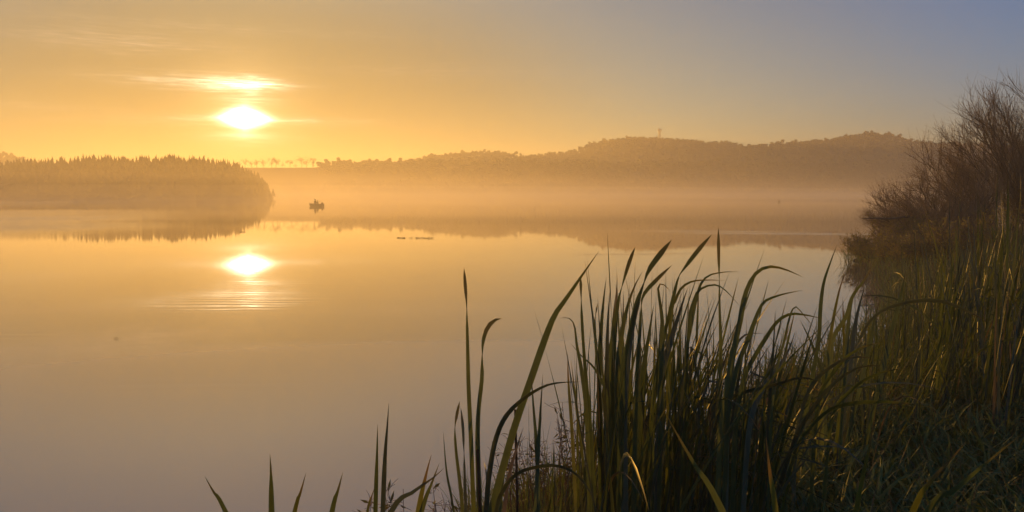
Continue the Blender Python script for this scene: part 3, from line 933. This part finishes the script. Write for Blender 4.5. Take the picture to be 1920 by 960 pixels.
# ------------------------------------------------------------------ cattails
def ribbon(pts, width, twist, fold=0.12, view=None, thin_tip=0.72, pinch=()):
    """blade along pts: three vertices across, slightly channelled; returns verts, quads, uv"""
    pts = np.asarray(pts, float); n = len(pts)
    t = np.gradient(pts, axis=0); t /= np.linalg.norm(t, axis=1)[:, None] + 1e-9
    v = np.array([0.0, -1.0, 0.12]) if view is None else np.asarray(view, float)
    s = np.cross(t, v); s /= np.linalg.norm(s, axis=1)[:, None] + 1e-9
    for i in range(1, n):                       # keep the side continuous over an arch
        if s[i] @ s[i - 1] < 0: s[i] = -s[i]
    m = np.cross(t, s)
    tw = np.interp(np.linspace(0, 1, n), np.linspace(0, 1, len(twist)), twist)[:, None]
    side = s * np.cos(tw) + m * np.sin(tw)
    nor = np.cross(t, side)
    f = np.linspace(0, 1, n)
    prof = np.where(f < 0.25, 0.72 + 0.28 * f / 0.25, 1.0)
    tail = np.clip((f - thin_tip) / (1 - thin_tip), 0, 1)
    prof = prof * (1 - tail ** 1.35) + 0.015
    for f0 in pinch:                            # where the blade turns edge-on
        prof = prof * (1 - 0.8 * np.exp(-((f - f0) / 0.028) ** 2)) * (1 - 0.25 * np.exp(-((f - f0) / 0.09) ** 2))
    w = (width * prof / 2)[:, None]
    V = np.stack([pts - side * w + nor * w * fold * 2, pts, pts + side * w + nor * w * fold * 2], 1).reshape(-1, 3)
    i = np.arange(n - 1)[:, None] * 3
    F = np.concatenate([i + np.array([[0, 1, 4, 3]]), i + np.array([[1, 2, 5, 4]])])
    uv = np.stack([np.tile([0.0, 0.5, 1.0], n), np.repeat(f, 3)], 1)
    return V, F, uv
def leaf_mesh(pts, width, twist, mat, **kw):
    V, F, uv = ribbon(pts, width, twist, **kw)
    return mesh_np('leaf', V, F, M[mat], True, uv)
PINCHED = {(875, 572), (1206, 535), (1164, 545), (1273, 518), (1203, 568), (1090, 566), (904, 672), (1349, 531), (853, 805), (1116, 596), (1557, 490), (870, 845)}
def hero(label, Y, leaves, name='cattail', group=None, cat='cattail'):
    """leaves: (points in photo pixels tip first, width in px, material, twist list, extra depth towards the tip)"""
    lx, ly = leaves[0][0][-1]
    b0 = at(lx, ly, Y)
    root = empty(name, (b0.x, b0.y, gz(b0.x, b0.y)))
    tag(root, label, cat, group)
    org = np.array(root.location)
    for L in leaves:
        P, w, mat = L[0], L[1], L[2]
        tw = L[3] if len(L) > 3 else [0.3, 0.1, -0.2]
        dz = L[4] if len(L) > 4 else 0.25
        n = len(P)
        W = [np.array(at(x, y, Y + dz * (1 - k / (n - 1)))) for k, (x, y) in enumerate(P)]
        W = W[::-1]
        d = W[0] - W[1]; d /= np.linalg.norm(d)
        drop = W[0][2] - org[2] + 0.05
        if drop > 0.02 and len(L) < 6:
            sl = np.clip(d[:2] / max(-d[2], 0.35), -0.6, 0.6) if d[2] < -0.1 else np.zeros(2)
            root_pt = np.array([W[0][0] + sl[0] * drop * 0.6, W[0][1] + sl[1] * drop * 0.4, org[2] - 0.05])
            W = [root_pt, (root_pt + W[0]) / 2 + np.array([sl[0] * drop * .06, 0, 0])] + W
        pts = catmull(W, 44) - org
        pin = []
        for k, q in enumerate(P):
            if q in PINCHED:
                c = np.array(at(q[0], q[1], Y + dz * (1 - k / (n - 1)))) - org
                pin.append(np.argmin(((pts - c) ** 2).sum(1)) / (len(pts) - 1))
        top = max(pin) if pin else 0
        tip = max(0.76, (top + 1) / 2 + 0.02) if w < 20 else 0.4
        tw = [min(a, 0.7) for a in tw] if pin else tw
        me = leaf_mesh(pts, 0.92 * w * Y / F_PX, tw, mat, thin_tip=tip, pinch=pin)
        link('leaf', me, root)
    return root
PIN = [0.2, 0.2, 0.2, 0.25, 0.3, 1.45, 0.3, 0.2]      # half-turn pinch in the upper third
G, D_, Yw, DD = 'cattail', 'cattail_dull', 'cattail_yellow', 'cattail_dead'
hero('cattail with one tall straight leaf standing alone left of the clump', 3.0, [
    ([(870, 502), (873, 540), (875, 572), (877, 640), (879, 730), (883, 820), (888, 960)], 9, G, [0, 0, 0, 0.1, 0.3, 1.4, 0.3]),
    ([(862, 752), (856, 782), (853, 805), (856, 850), (862, 900), (868, 960)], 8, G, [0, .1, .2, .3, 1.5, .2]),
    ([(864, 764), (868, 800), (870, 845), (872, 900), (874, 960)], 7, D_, [0, .2, .1, 1.2, .2]),
    ([(831, 808), (834, 850), (838, 890), (846, 930), (852, 965)], 5, G)])
hero('cattail whose tall leaf curls right at the tip above a cut brown stalk', 2.9, [
    ([(941, 597), (927, 601), (914, 615), (906, 640), (904, 672), (904, 710), (898, 770), (896, 830), (899, 960)], 11, G, [.1, .1, .1, .1, .3, 1.4, .3, .2]),
    ([(906, 862), (912, 890), (916, 960)], 6, D_)])
def stub(px, py, Y, pxb, r, label):
    a = at(px, py, Y); b = at(pxb, 960, Y)
    z = gz(b.x, b.y)
    mb = MB()
    o0 = Vector((b.x, b.y, z))
    tube(mb, [(0, 0, -0.05), tuple((a - o0) * 0.5 + Vector((0.004, 0, 0))), tuple(a - o0)], r, r * 0.8, 7)
    V = np.array(mb.v[0][-7:]); c = V.mean(0)
    mb2 = MB(); mb2.add(np.vstack([V, c + np.array([0, 0, -0.006])]), [(i, (i + 1) % 7, 7, 7) for i in range(7)])
    o = link('cattail_stalk', mb.mesh('cattail_stalk', M['stalk'])); o.location = o0
    tag(o, label, 'stalk')
stub(895, 843, 2.85, 908, 0.0075, 'brown cut off stalk with square top among the leftmost cattail leaves')
stub(966, 768, 3.0, 972, 0.006, 'reddish dead stalk under the arching leaf left of the clump')
hero('cattail with the longest leaf slanting up right over the water', 2.8, [
    ([(1123, 471), (1098, 507), (1062, 560), (1039, 594), (1017, 650), (998, 705), (970, 785), (945, 870), (922, 960)], 15, G, [.1, .15, .1, 0, .1, .35, .3]),
    ([(1090, 716), (1060, 717), (1025, 723), (985, 746), (950, 780), (930, 825), (918, 890), (912, 960)], 12, D_, [.1, .3, .5, .6, .7], -0.3),
    ([(968, 772), (958, 820), (944, 880), (936, 960)], 9, G),
    ([(982, 800), (972, 830), (955, 890), (945, 960)], 8, DD)])
hero('cattail whose broad grey leaf arches over and droops at the bottom', 2.55, [
    ([(1120, 960), (1106, 922), (1078, 888), (1042, 874), (1000, 878), (965, 893), (942, 925), (930, 965)], 13, D_, [.2, .4, .7, .8, .6], -0.2),
    ([(1018, 700), (1014, 760), (1010, 830), (1004, 960)], 8, G), ([(995, 690), (1000, 760), (1006, 840), (1010, 960)], 8, G)])
hero('cattail with a leaf kinked sharply left beside a pinched upright leaf', 3.2, [
    ([(1047, 597), (1066, 596), (1077, 610), (1082, 648), (1091, 697), (1100, 780), (1106, 960)], 9, G, [0, .1, .2, .2, .8]),
    ([(1089, 518), (1090, 566), (1092, 607), (1095, 653), (1100, 720), (1108, 820), (1114, 960)], 9, G, [0, .1, .1, .2, 1.3, .2]),
    ([(1069, 643), (1091, 668), (1118, 696), (1140, 760), (1150, 960)], 7, G),
    ([(1064, 660), (1066, 720), (1072, 800), (1080, 960)], 7, Yw)])
hero('cattail near the left of the dense clump with several short upright leaves', 3.3, [
    ([(1137, 520), (1132, 560), (1127, 620), (1124, 690), (1124, 800), (1128, 960)], 10, G),
    ([(1121, 568), (1116, 596), (1116, 625), (1121, 690), (1128, 800), (1132, 960)], 8, G, [0, .2, .2, .3, 1.4, .2]),
    ([(1144, 540), (1140, 600), (1138, 680), (1138, 800), (1140, 960)], 9, D_),
    ([(1155, 546), (1150, 600), (1146, 680), (1144, 800), (1146, 960)], 10, G)])
hero('cattail with a leaf tip standing clear and leaning right above the clump', 3.2, [
    ([(1191, 463), (1179, 495), (1164, 545), (1158, 575), (1153, 630), (1150, 700), (1150, 820), (1154, 960)], 10, G, [.1, .1, .1, .2, .3, 1.4, .1, .1]),
    ([(1205, 508), (1188, 541), (1174, 585), (1164, 640), (1158, 720), (1158, 960)], 11, G),
    ([(1169, 545), (1168, 600), (1164, 680), (1162, 800), (1162, 960)], 8, D_)])
hero('cattail with two slanting leaf blades one above the other in the clump', 3.1, [
    ([(1260, 449), (1238, 477), (1217, 506), (1206, 535), (1193, 575), (1178, 645), (1168, 710), (1162, 960)], 14, G, [.1, .1, .1, .2, .2, 1.3, .1, .1]),
    ([(1260, 497), (1232, 524), (1210, 548), (1203, 568), (1200, 624), (1194, 720), (1188, 960)], 10, G, [.1, .1, .1, .1, 1.3, .2, .1]),
    ([(1202, 560), (1188, 610), (1176, 680), (1170, 780), (1172, 960)], 15, D_)])
hero('cattail with a long pinched blade slanting right left of the vertical leaf', 3.2, [
    ([(1335, 439), (1308, 471), (1284, 502), (1273, 518), (1266, 545), (1253, 600), (1236, 680), (1224, 780), (1220, 960)], 11, G, [.1, .1, .1, .2, .2, .3, 1.4, .1, .1]),
    ([(1290, 538), (1276, 580), (1258, 640), (1240, 720), (1232, 960)], 13, D_),
    ([(1258, 549), (1249, 537), (1239, 532), (1234, 541), (1238, 570), (1242, 610), (1240, 700), (1236, 960)], 9, G),
    ([(1226, 570), (1218, 620), (1206, 700), (1200, 800), (1198, 960)], 11, G)])
hero('cattail with the straight vertical leaf topping the clump', 3.3, [
    ([(1347, 426), (1348, 478), (1349, 531), (1350, 580), (1352, 650), (1350, 760), (1346, 960)], 9, G, [0, 0, 0.1, .2, 1.3, .1]),
    ([(1388, 510), (1359, 510), (1330, 516), (1315, 531), (1307, 555), (1296, 610), (1284, 700), (1278, 960)], 7, G),
    ([(1362, 526), (1330, 525), (1300, 527), (1280, 538), (1268, 560), (1256, 620), (1250, 960)], 7, Yw),
    ([(1390, 577), (1361, 545), (1340, 534), (1314, 542), (1300, 566), (1290, 640), (1284, 960)], 6, G)])
hero('cattail with an arched leaf drooping right above the water at centre right', 3.0, [
    ([(1506, 520), (1477, 507), (1447, 500), (1423, 508), (1406, 531), (1395, 564), (1389, 600), (1379, 645), (1366, 715), (1352, 820), (1346, 960)], 13, G, [.1, .1, .2, .2, .3, .4]),
    ([(1505, 544), (1471, 551), (1444, 560), (1429, 571), (1415, 603), (1400, 645), (1382, 692), (1366, 780), (1358, 960)], 11, G, [.1, .1, .2, .3, .2]),
    ([(1432, 625), (1410, 625), (1392, 632), (1378, 660), (1366, 760), (1362, 960)], 8, D_)])
hero('cattail with a bent leaf pointing right below the two arched leaves', 3.1, [
    ([(1544, 598), (1512, 591), (1483, 589), (1459, 602), (1438, 632), (1416, 668), (1396, 710), (1380, 800), (1374, 960)], 11, G, [.1, .2, .3, .3, .2]),
    ([(1492, 620), (1477, 660), (1453, 697), (1430, 730), (1406, 800), (1394, 960)], 11, D_),
    ([(1532, 622), (1508, 592), (1488, 577), (1470, 640), (1450, 740), (1440, 960)], 5, G)])
hero('cattail with a tall doubled leaf pair standing in front of open water at right', 4.2, [
    ([(1570, 458), (1558, 490), (1545, 530), (1539, 576), (1536, 632), (1529, 676)], 9, G, [0, 0, .1, .2], .2),
    ([(1557, 490), (1554, 538), (1554, 597), (1552, 680)], 8, G),
    ([(1587, 506), (1575, 540), (1564, 591), (1556, 643), (1550, 700)], 7, Yw),
    ([(1500, 600), (1520, 640), (1536, 680), (1545, 720)], 7, G)])
hero('cattail leaning right with forked leaf tips in front of the leafy bush', 4.4, [
    ([(1640, 488), (1623, 522), (1599, 556), (1587, 594), (1562, 637), (1556, 700)], 10, G, [0, .1, .2, .3]),
    ([(1614, 518), (1597, 565), (1590, 620), (1584, 700)], 8, G),
    ([(1622, 533), (1608, 588), (1601, 630), (1594, 700)], 9, D_),
    ([(1580, 555), (1582, 620), (1584, 700)], 6, Yw)])
hero('cattail with long leaves laid over almost level across the right bank', 3.3, [
    ([(1545, 720), (1518, 710), (1494, 710), (1447, 724), (1386, 741), (1350, 775), (1335, 850), (1330, 960)], 13, D_, [.3, .6, .8, .8, .5], -0.3),
    ([(1735, 762), (1690, 756), (1640, 754), (1585, 760), (1545, 778), (1500, 830), (1478, 900), (1470, 965)], 14, G, [.3, .6, .7, .7, .5], -0.3),
    ([(1655, 684), (1610, 690), (1570, 715), (1530, 760), (1490, 830), (1450, 960)], 14, D_, [.2, .4, .6, .5], -0.2)])
hero('cattail with two dark leaves arching right over the grass of the bank', 3.6, [
    ([(1640, 672), (1594, 671), (1547, 697), (1515, 740), (1495, 820), (1488, 960)], 12, D_, [.3, .5, .6, .3], -0.2),
    ([(1660, 640), (1610, 655), (1570, 690), (1535, 760), (1520, 960)], 11, G, [.2, .4, .4], -0.2),
    ([(1700, 690), (1650, 700), (1600, 730), (1560, 790), (1545, 960)], 11, G, [.3, .5, .4], -0.3)])
hero('cattail with one long leaf arching in front of the right reed bed', 4.6, [
    ([(1856, 606), (1812, 583), (1762, 565), (1700, 568), (1645, 590), (1612, 640), (1600, 720)], 10, D_, [.3, .5, .7, .5]),
    ([(1650, 560), (1640, 600), (1628, 660), (1615, 720)], 8, G),
    ([(1700, 500), (1688, 560), (1668, 640), (1650, 720)], 9, G)])
# single leaves rising from below the frame in the foreground
hero('short pointed leaf leaning left at the bottom, the leftmost of the foreground', 2.6, [([(384, 893), (400, 922), (424, 962)], 13, G, [0, .1, .2], 0)])
hero('broad straight leaf standing alone at the bottom left', 2.6, [([(506, 850), (508, 890), (509, 962)], 13, G, [0, .1, .2], 0)])
hero('pointed leaf leaning right between the two lone leaves at bottom left', 2.6, [([(574, 886), (563, 925), (552, 962)], 12, Yw, [0, .1, .2], 0)])
hero('dark green pointed leaf leaning right beside the seeding weeds at the bottom', 2.6, [([(643, 885), (633, 922), (622, 962)], 14, G, [0, .1, .2], 0)])
hero('pair of tall upright leaves, one with a split frayed tip, left of the weeds', 2.7, [
    ([(708, 795), (707, 850), (704, 962)], 9, G, [0, .1, .3], 0), ([(729, 755), (727, 790), (722, 860), (718, 962)], 10, D_, [0, .1, .2, .7], 0),
    ([(706, 905), (697, 930), (688, 962)], 7, Yw, [0, .1], 0)])
hero('cattail with one leaf lying slanted across two upright leaves by the weeds', 2.7, [
    ([(832, 878), (812, 896), (776, 922), (732, 962)], 12, D_, [.1, .2, .3], 0), ([(809, 852), (799, 890), (784, 962)], 12, Yw, [0, .1, .2], 0),
    ([(824, 868), (810, 905), (790, 962)], 11, G, [0, .1, .2], 0)])
hero('broad pale green leaf slanting down right at the bottom centre', 1.9, [([(1248, 775), (1270, 815), (1302, 870), (1360, 970)], 30, G, [.2, .1, .1], 0)])
hero('narrow yellow green leaf standing at the bottom right of centre', 2.1, [([(1436, 818), (1443, 880), (1456, 970)], 14, Yw, [.1, .1], 0)])
hero('broad yellow green leaf standing nearly upright at the lower right', 2.0, [([(1642, 765), (1632, 830), (1604, 970)], 24, Yw, [.2, .1, .1], 0)])
hero('broad leaf slanting up right to the right edge at the bottom', 1.9, [([(1908, 820), (1850, 868), (1790, 920), (1735, 970)], 34, G, [.2, .1, .1], 0)])
hero('half withered leaf with red tip beside the broad slanting leaf', 1.95, [
    ([(1812, 828), (1780, 865), (1742, 908), (1708, 970)], 17, Yw, [.2, .2, .1], 0)])

# ordinary cattails filling the beds: ten kinds of plant, each leaf a part, copied
def proto_plant(nl, hmin, hmax, lean, fan=0.12):
    res = []
    for k in range(nl):
        L = rng.uniform(hmin, hmax)
        az = rng.uniform(0, 6.28)
        d = np.array([max(math.cos(az), -0.35) * fan + lean * rng.uniform(0.2, 1.0), math.sin(az) * fan])
        bend = rng.choice([0.05, 0.14, 0.3, 0.9], p=[.30, .30, .24, .16])
        bd = np.array([math.cos(az), math.sin(az)]) * 0.6 + np.array([0.6, -0.1])
        pts = []
        p = np.array([rng.normal(0, .018), rng.normal(0, .018), -0.05])
        dirv = np.array([d[0], d[1], 1.0])
        N = 16
        kink = rng.uniform(.45, .75) if rng.random() < .13 else 2.0
        for i in range(N):
            pts.append(p.copy())
            t = i / (N - 1)
            dv = dirv + np.array([bd[0], bd[1], -1.1 * (bend > 0.5)]) * bend * (t ** 2.2) * 1.6
            if t > kink: dv = np.array([bd[0], bd[1], -0.25 - 0.5 * (t - kink)])
            dv /= np.linalg.norm(dv)
            p = p + dv * L / (N - 1)
        a0 = rng.uniform(-0.7, 0.7)
        tw = [a0, a0 + rng.normal(0, .3), a0 + rng.normal(0, .5), a0 + rng.normal(0, .9)]
        mat = rng.choice([G, D_, Yw, DD], p=[.46, .36, .11, .07])
        res.append(leaf_mesh(np.array(pts), rng.uniform(0.0065, 0.0145), tw, mat, thin_tip=rng.uniform(.6, .85), pinch=(rng.uniform(.6, .85),) if rng.random() < .45 else ()))
    return res
PROTO = [proto_plant(int(rng.integers(5, 8)), 1.05, 1.5, 0.16, 0.12 if k % 2 else 0.34) for k in range(28)]
def place(x, y, h, label, group, rz=None):
    root = empty('cattail', (x, y, max(gz(x, y), -0.25)))
    tag(root, label, 'cattail', group)
    root.rotation_euler = (0, 0, rng.normal(0, 0.6) if rz is None else rz)
    root.scale = (h, h, h)
    for me in PROTO[rng.integers(len(PROTO))]:
        link('leaf', me, root)
def bed(n, x0, x1, y0, y1, top, label, group, lo=0.7, den=1.3):
    """top: (pixels, rows) of the bed's upper outline in the photo"""
    k = 0; tries = 0; placed = []
    while k < n and tries < n * 60:
        tries += 1
        Y = rng.uniform(y0, y1); p = rng.uniform(x0, x1)
        x = (p - 960) / F_PX * Y
        if any((x - a) ** 2 + (Y - b) ** 2 < 0.006 for a, b in placed): continue
        g = max(gz(x, Y), -0.25)
        if g < -0.2: continue
        placed.append((x, Y)); k += 1
        h = (at(p, np.interp(p, *top), Y).z - g) / den * rng.uniform(lo, 1.04)
        place(x, Y, float(np.clip(h, 0.3, 1.6)), label, group)
bed(48, 1095, 1290, 3.2, 4.4, ([1100, 1180, 1290], [540, 500, 500]), 'green cattail in the dense clump at the centre of the near bank', 'cattails of the central clump')
bed(30, 1285, 1440, 3.2, 4.3, ([1285, 1340, 1400], [510, 540, 570]), 'dark cattail in the right half of the central clump under the arched leaves', 'cattails under the arched leaves')
bed(12, 985, 1120, 3.2, 4.0, ([985, 1120], [690, 640]), 'shorter cattail at the left fringe of the central clump', 'short cattails at the left fringe', den=1.6)
bed(42, 1420, 1660, 4.4, 6.4, ([1420, 1520, 1660], [640, 650, 560]), 'low leaning cattail on the bank between central clump and leafy bush', 'cattails between clump and bush', .6, 1.2)
bed(84, 1650, 1980, 5.0, 9.0, ([1650, 1720, 1800, 1860, 1960], [560, 470, 420, 385, 350]), 'cattail in the tall reed bed at the right below the willows', 'cattails of the right reed bed', .66, 1.16)
bed(56, 1690, 2050, 9.0, 15, ([1690, 1760, 1900, 2050], [520, 465, 405, 380]), 'distant cattail at the back of the right reed bed by the bushes', 'cattails at the back of the right reed bed', .7, 1.16)

# ------------------------------------------------------------------ grass, weeds
def blade_protos(m, droop):
    res = []
    for _ in range(m):
        ln = rng.uniform(0.15, 0.7); dr = rng.uniform(0.2, 1.0) * droop
        pts = []; p = np.array([0, 0, -0.03]); N = 6
        for i in range(N):
            pts.append(p.copy()); t = i / (N - 1)
            d = np.array([ln + dr * t * t * 1.6, rng.normal(0, .06), 1.0 - dr * t * t * 1.5]); d /= np.linalg.norm(d)
            p = p + d / (N - 1)
        V, F, uv = ribbon(pts, 1.0, [rng.uniform(-.9, .9)], 0.1, view=(1, 0, 0.3), thin_tip=0.45)
        C = np.repeat(np.array(pts), 3, axis=0)
        res.append((C, V - C))
    return np.array([r[0] for r in res]), np.array([r[1] for r in res]), F, uv
def grass_field(name, n, xr, yr, hl, wl, mat, label, droop=0.9, ypow=1.0, smin=0.05):
    C, W, F, uv = blade_protos(48, droop)
    got = []
    while sum(len(g) for g in got) < n:
        Y = yr[0] + (yr[1] - yr[0]) * rng.random(4000) ** ypow
        X = (rng.uniform(xr[0], xr[1], 4000) - 960) / F_PX * Y
        P = np.column_stack([X, Y])
        got.append(P[signed(P, SHORE) > smin])
    P = np.concatenate(got)[:n]
    z = ground_z(P)
    pick = rng.integers(0, len(C), n)
    L = rng.uniform(*hl, n)[:, None, None]; w = rng.uniform(*wl, n)[:, None, None]
    V = C[pick] * L + W[pick] * w
    a = rng.uniform(0, 6.28, n)[:, None]; c, s = np.cos(a), np.sin(a)
    V = np.stack([V[..., 0] * c - V[..., 1] * s + P[:, :1], V[..., 0] * s + V[..., 1] * c + P[:, 1:], V[..., 2] + z[:, None]], -1)
    k = V.shape[1]
    FF = (F[None] + (np.arange(n) * k)[:, None, None]).reshape(-1, 4)
    o = link(name, mesh_np(name, V.reshape(-1, 3), FF, M[mat], True, np.tile(uv, (n, 1))))
    tag(o, label, 'grass', kind='stuff')
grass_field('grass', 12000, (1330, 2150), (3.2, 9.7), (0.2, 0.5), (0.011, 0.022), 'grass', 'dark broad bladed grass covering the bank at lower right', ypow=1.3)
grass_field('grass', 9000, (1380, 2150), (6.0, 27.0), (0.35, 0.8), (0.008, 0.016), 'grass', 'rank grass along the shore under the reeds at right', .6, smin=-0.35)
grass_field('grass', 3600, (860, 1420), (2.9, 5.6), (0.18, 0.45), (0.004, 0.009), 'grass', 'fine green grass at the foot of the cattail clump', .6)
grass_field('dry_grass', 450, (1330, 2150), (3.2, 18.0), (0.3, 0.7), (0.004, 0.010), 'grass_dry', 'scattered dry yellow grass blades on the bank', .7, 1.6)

def weed(px, py, Y, h, label, group):
    c = at(px, py, Y)
    x = c.x; g = max(gz(x, Y), -0.05)
    H = max(h, 0.1)
    root = empty('knotweed', (x, Y, g)); tag(root, label, 'weed', group)
    st, lv, sd_ = MB(), MB(), MB()
    top = c.z - g
    for k in range(6):
        az = rng.uniform(0, 6.28)
        e = np.array([math.cos(az) * H * .55, math.sin(az) * H * .4, top * rng.uniform(0.7, 1.0)])
        mid = e * np.array([.35, .35, .55]) + rng.normal(0, .012, 3)
        tube(st, [(0, 0, -.03), mid, e], 0.0025, 0.0012, 3)
        for q in range(7):
            t = rng.uniform(.35, 1.0)
            b = mid * (1 - t) + e * t
            d = rng.normal(0, 1, 3) * np.array([1, 1, .6]) + np.array([0, 0, .4]); d /= np.linalg.norm(d)
            L = rng.uniform(.03, .09)
            tube(st, [b, b + d * L * .5 + rng.normal(0, .004, 3), b + d * L], 0.0013, 0.0008, 3)
            for w in range(5):
                p = b + d * L * (0.45 + 0.14 * w) + rng.normal(0, .003, 3)
                v = ICO_V * rng.uniform(.0022, .0042) + p
                sd_.add(v, np.column_stack([ICO_F, ICO_F[:, 2]]))
            if rng.random() < .7:
                a = rng.normal(0, 1, 3); a[2] *= .4; a /= np.linalg.norm(a); s = rng.uniform(.025, .06); bb = rnd_perp(a)
                lv.add([b, b + a * s * .5 + bb * s * .13, b + a * s, b + a * s * .5 - bb * s * .13], [(0, 1, 2, 3)])
    link('stems', st.mesh('stems', M['weed_stem']), root)['kind'] = 'stuff'
    link('leaves', lv.mesh('leaves', M['weed_leaf']), root)['kind'] = 'stuff'
    sm = sd_.mesh('seeds', M['weed_seed'])
    link('seeds', sm, root)['kind'] = 'stuff'
for px, py in ((668, 936), (760, 905), (742, 940), (800, 932), (838, 900), (850, 945), (880, 925)):
    weed(px, py, 3.1 + rng.uniform(0, .5), .16, 'reddish seeding knotweed at the water edge at the bottom centre', 'knotweeds at the bottom centre')
for px, py in ((965, 790), (985, 810), (1010, 790), (1050, 768), (1072, 760), (1095, 750), (1120, 760), (1035, 800), (990, 860), (1070, 830), (1210, 740), (1225, 790), (1310, 730)):
    weed(px, py, 3.9 + rng.uniform(0, .8), .22, 'seeding knotweed growing among the cattail stems of the clump', 'knotweeds in the cattail clump')
for px, py in ((1420, 680), (1450, 672), (1480, 668), (1505, 660), (1440, 700), (1520, 690), (1560, 690)):
    weed(px, py, 5.6 + rng.uniform(0, 1.2), .3, 'leafy knotweed on the bank edge right of the clump', 'knotweeds on the bank edge')
def rush(px, py, Y, n, h):
    c = at(px, py, Y)
    k = 2.1 / (CAM_H - c.z); x, y = c.x * k, Y * k      # where the sight line meets the water
    root = empty('rush_tuft', (x, y, 0)); tag(root, 'thin dark rush tuft standing in the water off the leafy bush', 'rush', 'rush tufts in the water off the bush')
    for i in range(n):
        a = np.array([rng.normal(0, .18), rng.normal(0, .3), -0.1]); t = a + np.array([rng.normal(0, .08), rng.normal(0, .05), h * rng.uniform(.5, 1.0) + .1])
        mb = MB(); tube(mb, [a, (a + t) / 2 + rng.normal(0, .01, 3), t], 0.005, 0.0025, 3)
        link('stem', mb.mesh('stem', M['debris']), root)
for px, py, n in ((1598, 488, 7), (1612, 505, 6), (1632, 520, 8), (1640, 538, 8), (1636, 556, 8), (1610, 535, 3), (1648, 572, 7), (1580, 478, 3)):
    rush(px, py, 10.0, n, .28)

# ------------------------------------------------------------------ air
def air_box(name, x0, x1, y0, y1, z0, z1, mat):
    v = [(x, y, z) for z in (z0, z1) for y in (y0, y1) for x in (x0, x1)]
    f = [(0, 2, 3, 1), (4, 5, 7, 6), (0, 1, 5, 4), (1, 3, 7, 5), (3, 2, 6, 7), (2, 0, 4, 6)]
    me = bpy.data.meshes.new(name); me.from_pydata(v, [], f); me.materials.append(mat)
    return tag(link(name, me), kind='stuff')
air_box('haze', -2600, 2600, -2600, 2600, -3.0, 68.0, vol_mat('haze_air', (0.97, 0.94, 0.85), 0.00078, 0.52))
def mist_dome(cx, cy, rx, ry, h, mat):
    """low bank of mist lying on the lake: a flat-bottomed lens"""
    n, k = 64, 8
    v, f = [(cx, cy, h)], []
    for i in range(1, k + 1):
        t = i / k
        for j in range(n):
            a = 2 * math.pi * j / n
            v.append((cx + rx * t * math.cos(a), cy + ry * t * math.sin(a), max(h * (1 - t * t) ** 1.8, 0.0) if i < k else 0.02))
    for j in range(n):
        f.append((0, 1 + j, 1 + (j + 1) % n))
    for i in range(k - 1):
        for j in range(n):
            a, b = 1 + i * n + j, 1 + i * n + (j + 1) % n
            f.append((a, a + n, b + n, b))
    o0 = len(v); v.append((cx, cy, 0.02))
    for j in range(n):
        f.append((1 + (k - 1) * n + (j + 1) % n, 1 + (k - 1) * n + j, o0))
    me = bpy.data.meshes.new('mist'); me.from_pydata(v, [], f); me.materials.append(mat)
    return tag(link('mist', me), kind='stuff')
# denser low layers of the same air lie over the lake and its shores, thinning out upwards
for cx, cyy, rx, ry, hh, dens in ((-340, 300, 800, 800, 12.0, 0.0009), (-300, 320, 780, 720, 8.0, 0.0009), (-200, 370, 740, 520, 5.2, 0.0010),
                                  (-120, 405, 690, 400, 3.2, 0.0014), (-70, 405, 640, 355, 1.7, 0.0020)):
    mist_dome(cx, cyy, rx, ry, hh, vol_mat('lake_mist', (0.98, 0.91, 0.74), dens, 0.52))
